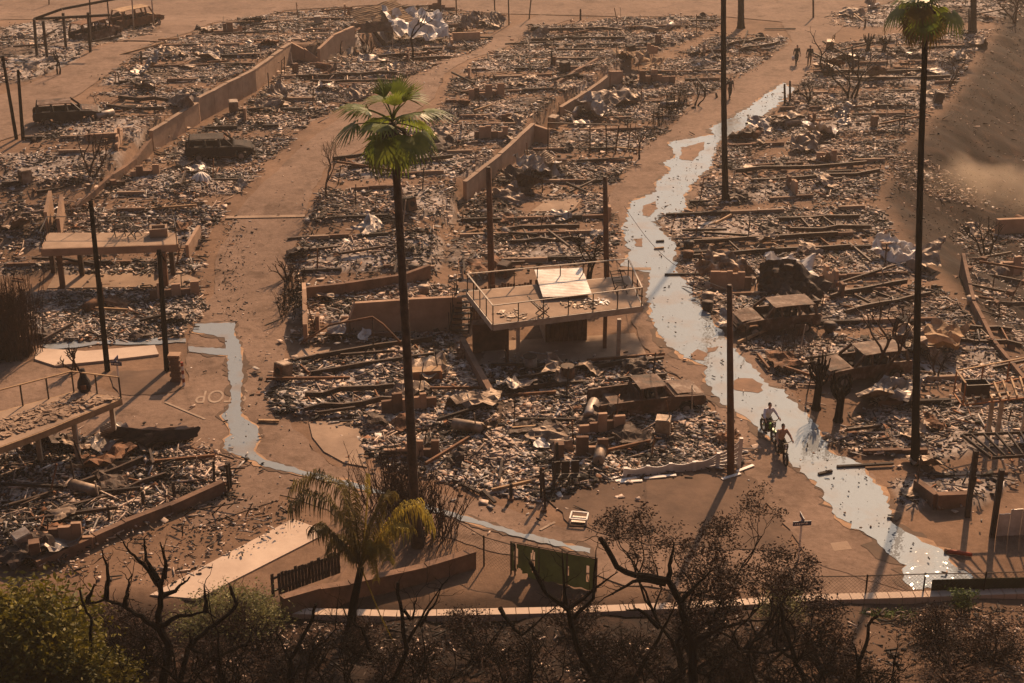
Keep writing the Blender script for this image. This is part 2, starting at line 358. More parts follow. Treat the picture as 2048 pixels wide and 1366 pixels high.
def axis(lo, hi, a, b, st):
    mid = list(np.arange(a, b + .01, st)); L = [a]; R_ = [b]; k = st
    while L[-1] > lo: k *= 1.35; L.append(L[-1] - k)
    k = st
    while R_[-1] < hi: k *= 1.35; R_.append(R_[-1] + k)
    return np.array(L[:0:-1] + mid + R_[1:])
gx, gy = axis(-180, 180, -62, 62, .5), axis(-30, 330, 40, 172, .5)
GX, GY = np.meshgrid(gx, gy, indexing='ij'); GZ = H(GX, GY)
LM = np.zeros(GX.shape)
AS = np.zeros(GX.shape)
for k_, P in LOTS.items():
    i_ = inpoly(GX, GY, P); r_ = inrow(k_, GX, GY); LM = np.maximum(LM, np.where(i_, np.where(r_, 1., .12), 0)); AS = np.maximum(AS, i_ & r_ & (vnoise(GX, GY, .3) > .4))
for P in CLEAR: LM[inpoly(GX, GY, P)] = 0
LS = LM.copy()
AS = (AS + np.roll(AS, 1, 0) + np.roll(AS, -1, 0) + np.roll(AS, 1, 1) + np.roll(AS, -1, 1)) / 5 * (LM > .5)
for _ in range(2): LS = (LS + np.roll(LS, 1, 0) + np.roll(LS, -1, 0) + np.roll(LS, 1, 1) + np.roll(LS, -1, 1)) / 5
def pile(x, y): return np.clip(fbm(x, y, .35) - .38, 0, 1) * 1.5
GZ = GZ + LS * LM * (pile(GX, GY) * .45 + .02)
SRd = sdist(GX, GY, WR)
slope = sm(SRd, -.5, 1.5) * (1 - sm(SRd, 9, 13)) * sm(GY, 68, 80)
GZ = GZ + slope * (fbm(GX, GY, .5) - .5) * .7
front = sm(-GY, -52.5, -49.5)
GZ = GZ + front * (fbm(GX, GY, .6) - .5) * .8
nx, ny = GX.shape
me = bpy.data.meshes.new('ground')
idx = np.arange(nx * ny).reshape(nx, ny)
fc = np.stack([idx[:-1, :-1], idx[1:, :-1], idx[1:, 1:], idx[:-1, 1:]], -1).reshape(-1, 4)
me.from_pydata(np.stack([GX, GY, GZ], -1).reshape(-1, 3).tolist(), [], fc.tolist())
for nm, arr in (('ash', AS * .92), ('lot', LS * .62 + .12 * (LS > 0)), ('burn', np.clip(np.maximum(front * (1 - .45 * sm(GX, 7, 11)), slope * .97), 0, 1))):
    at = me.attributes.new(nm, 'FLOAT', 'POINT'); at.data.foreach_set('value', arr.reshape(-1).astype(np.float32))
me.materials.append(M['ground']); me.polygons.foreach_set('use_smooth', [True] * len(me.polygons)); me.update()
struct(link('ground', me), 'dusty burnt ground of the levelled neighbourhood')
# ---------------------------------------------------------------- streets
def resample(P, n):
    P = [np.array(p, float) for p in P]; s = [0]
    for a, b in zip(P[:-1], P[1:]): s.append(s[-1] + np.linalg.norm(b - a))
    t = np.linspace(0, s[-1], n); A = np.array(P)
    return np.stack([np.interp(t, s, A[:, k]) for k in range(A.shape[1])], -1)
def strip(name, left, right, n, m, dz, mat, wob=.25, px=True):
    L = [gp(*p) for p in left] if px else left; Rr = [gp(*p) for p in right] if px else right
    L = resample(L, n); Rr = resample(Rr, n)
    t = np.linspace(0, 1, m)[None, :, None]; P = L[:, None, :2] * (1 - t) + Rr[:, None, :2] * t
    P[:, 0] += (fbm(L[:, :1] * 1., L[:, 1:2], .8) - .5) * wob * 2; P[:, -1] += (fbm(Rr[:, :1], Rr[:, 1:2], .8) - .5) * wob * 2
    Z = H(P[..., 0], P[..., 1]) + dz
    V = np.concatenate([P, Z[..., None]], -1).reshape(-1, 3); b = MB()
    b.v = [tuple(v) for v in V.tolist()]
    b.f = [(i * m + j, i * m + j + 1, (i + 1) * m + j + 1, (i + 1) * m + j) for i in range(n - 1) for j in range(m - 1)]
    return b.build(name, mat, smooth=True)
struct(strip('street', [(378, 1060), (430, 905), (375, 800), (372, 700), (385, 645), (425, 590), (432, 520), (478, 418), (540, 355), (600, 295), (690, 228), (790, 172), (880, 122), (985, 72), (1080, 30)],
       [(560, 1000), (600, 905), (560, 830), (548, 780), (575, 700), (565, 560), (605, 440), (625, 380), (655, 335), (740, 290), (870, 195), (890, 150), (960, 112), (1062, 66), (1150, 36)], 260, 14, .035, 'asphalt'), 'dusty asphalt street running between the burnt lots')
struct(strip('street', [(1820, 1190), (1630, 1130), (1500, 965), (1462, 890), (1430, 815), (1340, 745), (1280, 690), (1262, 640), (1288, 590), (1250, 545), (1232, 520), (1240, 440), (1210, 405), (1240, 365), (1285, 300), (1335, 265), (1395, 200), (1495, 150), (1585, 85), (1560, 40)],
       [(2090, 1190), (1960, 1150), (1850, 1085), (1790, 1048), (1745, 950), (1660, 895), (1612, 815), (1532, 735), (1462, 668), (1385, 585), (1352, 520), (1330, 470), (1305, 440), (1385, 400), (1440, 310), (1510, 250), (1585, 200), (1615, 150), (1650, 90), (1700, 40)], 300, 14, .045, 'asphalt'), 'flooded asphalt street between the burnt lots')
struct(strip('street', [(-60, 215), (60, 168), (150, 126), (210, 92), (320, 58), (330, 30), (440, -20)], [(-60, 305), (40, 270), (80, 245), (125, 212), (240, 132), (340, 76), (430, 46), (560, 24), (760, -14)], 140, 10, .05, 'asphalt'), 'dusty street behind the lots above the long retaining wall')
struct(strip('street', [(-60, 42), (300, 32), (560, 22), (760, 10), (1000, 28), (1250, 34), (1450, 34), (1560, 44), (1650, 60)], [(-60, -60), (500, -60), (760, -60), (1000, -60), (1250, -60), (1450, -60), (1560, -60), (1760, -40), (1790, 0)], 160, 12, .055, 'asphalt', 0), 'wide dusty street across the far side')
struct(strip('street', [(-60, 860), (230, 880), (350, 925), (480, 935), (560, 985), (700, 1045), (900, 1080), (1100, 1130), (1250, 1170), (1500, 1205), (1900, 1205)], [(-60, 720), (80, 725), (215, 785), (330, 790), (380, 760), (560, 835), (660, 925), (800, 965), (1000, 1015), (1120, 1050), (1300, 1085), (1560, 1105), (1950, 1140)], 220, 16, .028, 'asphalt'), 'dusty street curving past the foreground fence')
# ---------------------------------------------------------------- puddles
def sheet(name, P, z, mat, jit=.12, step=.5, off=0., sd=0.):
    P = [Vector((p.x, p.y, 0)) for p in P]; Q = []
    for a, b in zip(P, P[1:] + P[:1]):
        k = max(1, int((b - a).length / step))
        for i in range(k): Q.append(a.lerp(b, i / k))
    n = len(Q); area = sum(Q[i].x * Q[(i + 1) % n].y - Q[(i + 1) % n].x * Q[i].y for i in range(n))
    sg = 1 if area > 0 else -1; S = []
    for i in range(n):
        d = (Q[(i + 1) % n] - Q[i - 1]); nrm = Vector((d.y, -d.x, 0)); nrm = nrm.normalized() * sg if nrm.length > 1e-6 else nrm
        j = (float(fbm(np.array([Q[i].x + sd]), np.array([Q[i].y]), 1.6 if sd == 0 else .7)[0]) - .5) * 2.6 * jit + (float(vnoise(np.array([Q[i].x + sd]), np.array([Q[i].y]), 6.)[0]) - .5) * 1.3 * jit + rnd.uniform(-.3, .3) * jit
        S.append(Q[i] + nrm * (j + off))
    bm = bmesh.new(); vs = [bm.verts.new((p.x, p.y, 0)) for p in S]; es = [bm.edges.new((vs[i], vs[(i + 1) % n])) for i in range(n)]
    bmesh.ops.triangle_fill(bm, use_beauty=True, edges=es, normal=(0, 0, 1))
    for v in bm.verts: v.co.z = (h1(v.co.x, v.co.y) if z is None else 0) + (mat_off if z is None else z)
    me = bpy.data.meshes.new(name); bm.to_mesh(me); bm.free(); me.materials.append(M[mat])
    return link(name, me)
mat_off = .07
W2L = [(1567, 165), (1534, 189), (1503, 212), (1465, 236), (1417, 256), (1428, 269), (1340, 285), (1347, 313), (1327, 327), (1343, 343), (1310, 367), (1316, 384), (1266, 404), (1256, 424), (1259, 434), (1242, 457), (1259, 501), (1246, 531), (1300, 545), (1296, 589), (1300, 636), (1323, 679), (1350, 700), (1364, 716), (1417, 733), (1407, 764), (1434, 791), (1440, 806), (1505, 846), (1523, 864), (1571, 899), (1576, 924), (1600, 944), (1648, 980), (1652, 1008), (1672, 1036), (1716, 1060), (1756, 1080), (1776, 1112), (1808, 1132), (1808, 1160), (1820, 1180)]
W2R = [(1940, 1174), (1948, 1156), (1900, 1128), (1888, 1100), (1832, 1072), (1786, 1046), (1775, 1000), (1745, 960), (1722, 928), (1662, 905), (1640, 862), (1612, 832), (1582, 800), (1570, 780), (1540, 772), (1503, 737), (1471, 703), (1446, 668), (1420, 635), (1387, 585), (1350, 540), (1350, 531), (1347, 484), (1303, 444), (1374, 420), (1368, 390), (1400, 350), (1425, 335), (1434, 285), (1480, 262), (1515, 240), (1560, 205), (1590, 178)]
wp = [pz(*p, .05) for p in W2L + W2R]
struct(sheet('wet_margin', wp, .0595, 'wet', .5, .3, .12, 91.))
struct(sheet('silt_margin', wp, .062, 'silt', .36, .3, -.02, 37.))
struct(sheet('flood_water', wp, .075, 'water', .2, .22), 'pale floodwater lying along the street')
wq = [pz(*p, .04) for p in [(388, 648), (470, 646), (468, 672), (481, 690), (488, 720), (485, 760), (480, 800), (482, 830), (515, 855), (518, 880), (508, 903), (532, 921), (600, 940), (720, 969), (900, 1024), (1050, 1068), (1180, 1098), (1180, 1108), (1050, 1078), (900, 1034), (720, 979), (600, 949), (530, 934), (488, 916), (446, 897), (450, 880), (465, 870), (455, 850), (442, 832), (455, 820), (463, 800), (460, 760), (455, 712), (378, 704), (378, 694), (452, 698), (448, 676), (388, 665)]]
struct(sheet('wet_margin', wq, .0565, 'wet', .3, .3, .08, 91.))
struct(sheet('silt_margin', wq, .058, 'silt', .2, .4, -.02, 37.))
struct(sheet('gutter_water', wq, .07, 'water', .09, .18), 'thin stream of water running along the street gutter')
struct(sheet('sidewalk_puddle', [gp(*p) for p in [(80, 692), (130, 683), (230, 681), (300, 677), (372, 678), (372, 686), (300, 690), (250, 692), (210, 688), (150, 697), (95, 700)]], .05, 'water', .08, .4), 'shallow puddle along the pavement edge')
for q in [[(1365, 296), (1410, 284), (1405, 300), (1385, 322), (1358, 318)], [(1290, 410), (1312, 402), (1316, 418), (1298, 434), (1282, 432)], [(1375, 712), (1395, 700), (1415, 708), (1408, 722), (1385, 722)], [(1465, 762), (1490, 755), (1524, 770), (1515, 786), (1470, 780)], [(1270, 480), (1285, 478), (1284, 494), (1272, 494)], [(1412, 696), (1436, 694), (1432, 704), (1415, 706)], [(1490, 268), (1510, 255), (1512, 268), (1480, 276)]]:
    struct(sheet('mud_bank', [pz(*p, .05) for p in q], .088, 'mud', .15, .3))
struct(sheet('dirt_verge', [pz(*p, .04) for p in [(1100, 1000), (1240, 962), (1480, 940), (1530, 985), (1570, 1040), (1600, 1105), (1400, 1098), (1220, 1072), (1120, 1040)]], .055, 'dirt', .4, .5), 'dark bare dirt corner in front of the melted fence')
struct(sheet('dirt_verge', [pz(*p, .04) for p in [(225, 742), (330, 738), (352, 770), (372, 775), (345, 786), (285, 792), (240, 788), (225, 765)]], .055, 'dirt', .15, .4), 'bare dirt island between the two burnt palm trunks')
# ---------------------------------------------------------------- pavement slabs, driveways
def pad(label, pts, mat, t=.12, lift=.06, cat='slab', name='concrete_slab'):
    P = [gp(*p) for p in pts]
    z = max(p.z for p in P) + lift
    o = MB().slab([(p.x, p.y, p.z * .0 + max(p.z, z - .12) + lift * 0) if False else (p.x, p.y, p.z + lift) for p in P], t).build(name, mat)
    return tag(o, label, cat)
pad('long pale concrete slab beside the low retaining wall', [(300, 1192), (585, 1040), (648, 1062), (640, 1075), (395, 1200)], 'pale')
pad('pale pavement slab behind the two burnt palm trunks', [(70, 722), (75, 700), (170, 706), (310, 694), (318, 712), (210, 725), (110, 735)], 'pale', .15, .12)
pad('curved concrete driveway beside the field of broken tiles', [(618, 846), (714, 838), (722, 880), (735, 936), (690, 928), (648, 905), (625, 876)], 'concrete')
pad('sunlit concrete carport floor under the railed roof deck', [(950, 740), (985, 685), (1270, 668), (1296, 716), (1180, 728)], 'concrete')
pad('concrete parking pad under the tan column deck', [(95, 578), (110, 552), (360, 545), (402, 562), (380, 574)], 'concrete')
pad('pinkish concrete doorstep pad at the flooded street', [(1062, 424), (1090, 404), (1165, 398), (1145, 424)], 'concrete')
pad('small orange concrete pad below the stucco wall', [(582, 728), (600, 698), (662, 696), (648, 722)], 'concrete')
pad('pale foundation slab above the bare branching tree', [(700, 395), (720, 382), (815, 378), (810, 396)], 'concrete')
pad('square access cover set in the dusty street', [(1660, 1088), (1694, 1084), (1704, 1100), (1668, 1104)], 'concrete', .05, .05, 'cover', 'access_cover')
# kerb path along the foreground
kb = MB()
pts = [pz(x, y, .02) for x, y in [(560, 1238), (800, 1246), (1150, 1235), (1400, 1220), (1620, 1206), (1840, 1199), (2080, 1191)]]
kp = resample([(p.x, p.y, 0) for p in pts], 60)
for i in range(59):
    a, b = Vector(kp[i]), Vector(kp[i + 1]); b = a.lerp(b, .94)
    o = MB().bar((a.x, a.y, h1(a.x, a.y) + .12), (b.x, b.y, h1(b.x, b.y) + .12), .42, .3)
    if i == 0: kroot = thing('roadside_kerb', 'pale concrete kerb running along the foreground fence', 'kerb', (0, 0, 0))
    o.build('kerb_stone', 'pale', kroot)
# STOP lettering, drain joint, painted line
def text_mesh(s, size):
    c = bpy.data.curves.new('t', 'FONT'); c.body = s; c.size = size; c.align_x = 'CENTER'; c.align_y = 'CENTER'
    o = bpy.data.objects.new('t', c); me = bpy.data.meshes.new_from_object(o); bpy.data.objects.remove(o); return me
tm = text_mesh('STOP', 2.1); tm.materials.append(M['marking'])
p = gp(444, 793); o = link('stop_lettering', tm, None, (p.x, p.y, p.z + .055), R(180) + R(4)); o.scale = (.5, .95, 1)
tag(struct(o), 'worn white STOP lettering on the dusty street')
def bandline(name, a, b, wd, mat, dz=.06, label=None):
    P = resample([gp(*a), gp(*b)], 14); b_ = MB()
    for i in range(13):
        p, q = P[i], P[i + 1]; p[2] = h1(p[0], p[1]) + dz; q[2] = h1(q[0], q[1]) + dz
        d = np.array([-(q - p)[1], (q - p)[0], 0]); d = d / np.linalg.norm(d) * wd / 2
        b_.add([p - d, p + d, q + d, q - d], [(0, 1, 2, 3)])
    return struct(b_.build(name, mat), label)
bandline('drain_joint', (452, 436), (610, 433), .45, 'concrete', .06, 'pale concrete strip crossing the street')
bandline('drain_joint', (1236, 540), (1302, 540), .4, 'concrete', .09, 'pale concrete strip beside the floodwater')
bandline('painted_line', (330, 806), (410, 840), .12, 'marking')
bandline('painted_line', (1080, 1062), (1110, 1046), .12, 'marking')
# ================================================================ rubble (uncountable fragments: one mass per lot)
PAL = np.array([(.020, .017, .015), (.05, .036, .028), (.11, .075, .055), (.34, .305, .28), (.50, .38, .30), (.22, .10, .05), (.58, .53, .49)])
def rubble(key, n, wts, size=1., up=1., label='', P=None, seed=0, clear=True, kp=(.52, .22, .26), jit=0.):
    g = np.random.default_rng(seed + 100); P = P or LOTS[key]
    xs = [p[0] for p in P]; ys = [p[1] for p in P]; X = []; Y = []
    tot = 0
    while tot < n:
        x = g.uniform(min(xs), max(xs), n); y = g.uniform(min(ys), max(ys), n)
        ok = inpoly(x, y, P) & (g.random(n) < .12 + 1.5 * np.clip(fbm(x, y, .4) - .2, 0, 1))
        if clear and key in ROWS: ok &= inrow(key, x, y) | (g.random(n) < .16)
        if clear:
            for Q in CLEAR: ok &= ~(inpoly(x, y, Q) & (g.random(n) < .93))
        X.append(x[ok]); Y.append(y[ok]); tot += ok.sum()
    x = np.concatenate(X)[:n]; y = np.concatenate(Y)[:n]; n = len(x)
    dst = np.clip(np.hypot(x, y) / 90, .75, 1.6)
    sp = np.where(g.random(n) < .06, 1.0, .18) * (1 if clear else 0) + jit; x = x + g.normal(0, 1, n) * sp; y = y + g.normal(0, 1, n) * sp
    kind = g.choice(3, n, p=kp)
    big = g.random(n) ** 3
    L = np.where(kind == 0, .09 + .42 * big, np.where(kind == 1, .22 + 1.4 * big, .06 + .17 * big)) * size * .76
    W = np.where(kind == 0, L * g.uniform(.4, 1, n), np.where(kind == 1, g.uniform(.025, .07, n), L * g.uniform(.5, 1, n)))
    T = np.where(kind == 0, g.uniform(.012, .04, n), np.where(kind == 1, g.uniform(.03, .07, n), L * g.uniform(.4, .9, n)))
    c = np.array([(-1, -1, -1), (1, -1, -1), (1, 1, -1), (-1, 1, -1), (-1, -1, 1), (1, -1, 1), (1, 1, 1), (-1, 1, 1)]) * .5
    V = c[None] * np.stack([L, W, T], -1)[:, None, :]
    V *= 1 + g.uniform(-.28, .28, V.shape)
    V[:, :, 2] += np.where(kind == 0, g.uniform(-.25, .35, n) * L, 0)[:, None] * (c[None, :, 0] * c[None, :, 1]) * 1.2    # warp
    az = g.uniform(0, 2 * np.pi, n); tl = np.abs(g.normal(0, .24, n)) * np.where(kind == 0, 1.1, .6) * up; ta = g.uniform(0, 2 * np.pi, n)
    ca, sa = np.cos(az)[:, None], np.sin(az)[:, None]
    V = np.stack([V[..., 0] * ca - V[..., 1] * sa, V[..., 0] * sa + V[..., 1] * ca, V[..., 2]], -1)
    kx, ky = np.cos(ta)[:, None], np.sin(ta)[:, None]; ct, st = np.cos(tl)[:, None], np.sin(tl)[:, None]
    dot = (V[..., 0] * kx + V[..., 1] * ky) * (1 - ct)
    V = np.stack([V[..., 0] * ct + ky * V[..., 2] * st + kx * dot, V[..., 1] * ct - kx * V[..., 2] * st + ky * dot, V[..., 2] * ct + (kx * V[..., 1] - ky * V[..., 0]) * st], -1)
    pl = pile(x, y)
    z = H(x, y) + pl * .45 * g.uniform(.5, 1.15, n) + .5 * T + np.abs(np.sin(tl)) * L * .3 + .02
    V += np.stack([x, y, z], -1)[:, None, :]
    me = bpy.data.meshes.new('rubble')
    me.vertices.add(n * 8); me.vertices.foreach_set('co', V.reshape(-1).astype(np.float32))
    fq = np.array([(0, 3, 2, 1), (4, 5, 6, 7), (0, 1, 5, 4), (1, 2, 6, 5), (2, 3, 7, 6), (3, 0, 4, 7)])
    F_ = (fq[None] + (np.arange(n) * 8)[:, None, None]).reshape(-1)
    me.loops.add(n * 24); me.loops.foreach_set('vertex_index', F_.astype(np.int32))
    me.polygons.add(n * 6); me.polygons.foreach_set('loop_start', (np.arange(n * 6) * 4).astype(np.int32)); me.polygons.foreach_set('loop_total', np.full(n * 6, 4, np.int32))
    me.update(calc_edges=True)
    w_ = np.array(wts, float); w_ /= w_.sum(); ci = g.choice(7, n, p=w_)
    # neighbouring pieces of one wall or roof share a colour: patchy choice
    patch = vnoise(x, y, .55); ci = np.where((patch > .66) & (g.random(n) < .55), 4, ci); ci = np.where((patch < .27) & (g.random(n) < .5), 0, ci)
    C = PAL[ci] * g.uniform(.65, 1.25, (n, 1)); C = np.concatenate([C, np.ones((n, 1))], 1)
    at = me.attributes.new('col', 'FLOAT_COLOR', 'POINT'); at.data.foreach_set('color', np.repeat(C, 8, 0).reshape(-1).astype(np.float32))
    me.materials.append(M['debris'])
    return tag(link('rubble', me), label, 'rubble', None, 'stuff')
W0 = [17, 14, 12, 28, 18, 6, 5]
rubble('farcorner', 3425, W0, 1.2, 1, 'dark rubble round the gutted vans at the far street corner', seed=1)
rubble('upperleft', 19764, W0, 1.15, 1, 'ash and burnt rubble above the long retaining wall', seed=2)
rubble('betweenwalls', 19764, W0, 1.1, 1, 'ash and burnt rubble below the long retaining wall', seed=3)
rubble('belowdeck', 8564, [24, 16, 12, 24, 17, 4, 3], .9, 1, 'grey ash rubble in front of the tan column deck', seed=4)
rubble('nearleft', 12517, [26, 18, 14, 12, 20, 8, 2], .95, 1.3, 'heaped rubble inside the low foundation wall', seed=5)
rubble('middle', 27669, W0, 1.05, 1, 'burnt rubble uphill of the stucco wall', seed=6)
rubble('tilefield', 17787, [12, 9, 9, 26, 32, 4, 8], 1.05, .75, 'pinkish broken stucco and tile rubble round the tall green palm', seed=7, kp=(.74, .1, .16))
rubble('truckyard', 13834, [16, 11, 9, 24, 29, 5, 6], 1.05, .85, 'pale broken rubble round the gutted pickup truck', seed=8, kp=(.72, .12, .16))
rubble('besidewater', 16470, W0, 1.05, 1, 'burnt rubble between the lit retaining wall and floodwater', seed=9)
rubble('acrosswater', 35575, [18, 15, 13, 27, 17, 6, 4], 1., 1, 'dark rubble on the far bank of the floodwater', seed=10)
rubble('gully', 3294, W0, 1., 1, 'dark rubble on the lower lots past the dirt bank', seed=11)
rubble('fartop', 2898, W0, 1.25, 1, 'thin rubble beyond the far street bend', seed=12)
bank = [gp(*p) for p in [(1800, 300), (1770, 345), (1800, 380), (1900, 410), (2000, 420), (1960, 380), (1880, 340)]]
rubble('bank', 1000, [10, 10, 15, 15, 40, 5, 5], .8, .6, 'pale splinters spilled down the dirt bank', P=bank, seed=13, clear=False)
# litter blown over the streets and leaves floating on the water
rubble('litter', 300, [22, 18, 12, 8, 30, 6, 4], .36, .3, 'scattered scraps lying on the dusty streets', P=[gp(*p) for p in [(380, 1060), (375, 700), (440, 500), (560, 330), (880, 130), (960, 115), (650, 340), (600, 440), (560, 700), (560, 830), (740, 950), (1150, 1040), (1150, 1120), (600, 1000)]], seed=14, clear=False)
rubble('litter', 380, [45, 25, 15, 2, 10, 3, 0], .27, .15, 'dark leaves and scraps drifting on the floodwater', P=[Vector((p.x, p.y, 0)) for p in wp], seed=15, clear=False).location.z = .05
rubble('litter', 700, [15, 15, 15, 10, 35, 5, 5], .5, .3, 'scraps scattered over bare ground by the long slab', P=[gp(*p) for p in [(240, 1070), (470, 985), (600, 1000), (640, 1050), (330, 1180), (100, 1150)]], seed=16, clear=False)
rubble('litter', 520, [40, 25, 15, 8, 10, 2, 0], .26, .3, 'dark leaf litter washed along the street gutter', P=[gp(*p) for p in [(462, 440), (492, 440), (480, 540), (490, 640), (462, 645), (456, 560)]], seed=17, clear=False, jit=.45)
rubble('bank', 2200, [45, 35, 14, 2, 3, 1, 0], .42, 1.6, 'charred stubble covering the dark dirt bank', P=[gp(*p) for p in [(1990, 40), (1905, 195), (1815, 305), (1770, 400), (1830, 480), (1930, 500), (2070, 430), (2070, 40)]], seed=18, clear=False)
rubble('bank', 4500, [48, 34, 12, 1, 4, 1, 0], .5, 1.6, 'charred twigs and leaf litter over the foreground bank', P=[gp(*p) for p in [(-40, 1235), (560, 1250), (1150, 1250), (2080, 1215), (2080, 1366), (-40, 1366)]], seed=19, clear=False)
# ================================================================ walls
def wall(name, label, base, hts, t, mat, cat='wall', cap=None, panels=True, dzb=-.3, flat=None):
    """wall of panels along base points (pixels of the foot), heights per point"""
    P = [gp(*p) if flat is None else pz(*p, flat) for p in base]
    r = thing(name, label, cat, P[0])
    Q = []; Hh = []
    for i in range(len(P) - 1):
        k = max(1, round((P[i + 1] - P[i]).length / 2.4))
        for j in range(k): Q.append(P[i].lerp(P[i + 1], j / k)); Hh.append(hts[i] + (hts[i + 1] - hts[i]) * j / k)
    Q.append(P[-1]); Hh.append(hts[-1]); o0 = P[0]
    for i in range(len(Q) - 1):
        a, b = Q[i] - o0, Q[i + 1] - o0; d = Vector((b.x - a.x, b.y - a.y, 0)); ln = d.length
        if ln < .05: continue
        d.normalize(); n = Vector((-d.y, d.x, 0)) * t / 2; e = d * .012
        z0, z1 = a.z + dzb, b.z + dzb; ja, jb = rnd.uniform(-.05, .05), rnd.uniform(-.05, .05)
        A, B = a + e, b - e; ta, tb = a.z + Hh[i] + ja, b.z + Hh[i + 1] + jb
        pts = lambda off, zz0, zz1: [Vector((A.x, A.y, zz0)) + off, Vector((B.x, B.y, zz1)) + off]
        MB().hexa([Vector((A.x, A.y, z0)) - n, Vector((B.x, B.y, z1)) - n, Vector((B.x, B.y, z1)) + n, Vector((A.x, A.y, z0)) + n,
                   Vector((A.x, A.y, ta)) - n, Vector((B.x, B.y, tb)) - n, Vector((B.x, B.y, tb)) + n, Vector((A.x, A.y, ta)) + n]).build('panel', mat, r)
        if cap:
            n2 = n * 1.25
            MB().hexa([Vector((A.x, A.y, ta)) - n2, Vector((B.x, B.y, tb)) - n2, Vector((B.x, B.y, tb)) + n2, Vector((A.x, A.y, ta)) + n2,
                       Vector((A.x, A.y, ta + .07)) - n2, Vector((B.x, B.y, tb + .07)) - n2, Vector((B.x, B.y, tb + .07)) + n2, Vector((A.x, A.y, ta + .07)) + n2]).build('coping', cap, r)
    return r
wall('retaining_wall', 'long tan retaining wall stepping up between terraced burnt lots', [(305, 303), (397, 246), (398, 243), (510, 182), (583, 124)], [1.45, 1.55, 1.75, 1.7, 1.7], .28, 'stucco', cap='concrete')
wall('retaining_wall', 'tan retaining wall segment below the crumpled white roof sheet', [(638, 124), (668, 104), (708, 84)], [1.2, 1.5, 1.4], .28, 'stucco')
wall('wing_wall', 'triangular return wall joining the long retaining wall', [(583, 122), (610, 122), (640, 124)], [1.7, 1.2, .3], .25, 'stucco')
wall('retaining_wall', 'low broken end of the long retaining wall', [(150, 425), (225, 368), (270, 335), (303, 305)], [.5, .7, .6, 1.0], .28, 'block')
wall('retaining_wall', 'sunlit orange retaining wall above the heap of crumpled sheets', [(930, 405), (1000, 350), (1066, 286)], [1.45, 1.5, 1.5], .26, 'stucco', cap='concrete')
wall('wing_wall', 'shaded return at the top of the orange retaining wall', [(1067, 285), (1098, 290)], [1.4, 1.2], .26, 'stucco')
wall('retaining_wall', 'low orange retaining wall above the draped pale sheets', [(1120, 236), (1172, 205), (1216, 178)], [.85, .9, 1.1], .26, 'stucco', cap='concrete')
wall('stub_wall', 'tall stub of shaded wall beside the draped pale sheets', [(1218, 178), (1243, 172)], [1.5, 1.3], .3, 'stucco')
wall('boundary_wall', 'low kerb wall across the lots above the orange wall', [(1100, 182), (1150, 150), (1195, 125)], [.35, .4, .35], .25, 'block')
wall('house_wall', 'brown stucco house wall left standing behind the tall palm', [(655, 668), (700, 668), (712, 666), (925, 658)], [.35, .95, 1.75, 1.95], .25, 'stucco')
wall('house_wall', 'broken end wall with door gap beside the street', [(612, 690), (612, 640), (610, 610)], [1.2, 1.8, 1.4], .22, 'stucco')
wall('foundation_wall', 'low brown wall behind the standing stucco wall', [(612, 600), (690, 586), (810, 570), (860, 556)], [.75, .6, .7, .8], .25, 'block')
wall('garden_wall', 'dark block wall edging the field of broken tiles', [(925, 700), (955, 755), (988, 815)], [.65, .6, .6], .3, 'block')
wall('foundation_wall', 'low rust brown foundation wall round the heaped rubble lot', [(72, 1142), (190, 1092), (250, 1064), (340, 1030), (448, 986)], [.45, .5, .55, .55, .6], .3, 'block')
wall('retaining_wall', 'brown block wall dropping below the slatted fence', [(566, 1240), (640, 1218), (700, 1200), (852, 1162), (950, 1134)], [1.0, .95, .75, .7, .7], .28, 'block', cap='block')
wall('retaining_wall', 'pale topped wall running down the dirt bank', [(1922, 545), (1945, 620), (1985, 690), (2048, 765)], [1.2, .6, .4, .3], .2, 'block')
wall('stub_wall', 'square orange wall fragment at the foot of the dirt bank', [(1990, 470), (2060, 466)], [1.1, 1.1], .3, 'stucco')
wall('stub_wall', 'brown wall fragment with flat top on the lower lots', [(1985, 545), (2040, 545)], [.7, .7], .5, 'stucco')
wall('stub_wall', 'broken orange wall stub standing behind the tan column deck', [(96, 470), (106, 430)], [1.5, 1.6], .2, 'stucco')
wall('stub_wall', 'leaning orange wall stub next to the tan column deck', [(120, 475), (128, 432)], [1.2, 1.4], .2, 'stucco')
wall('stub_wall', 'stucco wall stub at the street end of the tan column deck', [(376, 520), (400, 478)], [.9, .9], .2, 'stucco')
wall('stub_wall', 'small tan wall behind the draped pale roof sheet', [(905, 84), (960, 80)], [.9, .8], .25, 'stucco')
wall('foundation_wall', 'low wall piece beside the dark sport utility wreck', [(172, 282), (232, 280), (234, 268)], [.5, .5, .4], .2, 'stucco')
0 and wall('planter_wall', 'low block planter along the floodwater bank', [(1545, 170), (1500, 195), (1470, 170)], [.3, .3, .3], .25, 'block')
wall('foundation_wall', 'shaded low wall beneath the tall dark deck posts', [(1830, 985), (1870, 1018), (1940, 1012)], [.7, .7, .7], .3, 'block')
wall('house_wall', 'dark boarded wall under the outer stairs of the roof deck', [(945, 705), (1010, 700)], [1.6, 1.6], .15, 'wood')
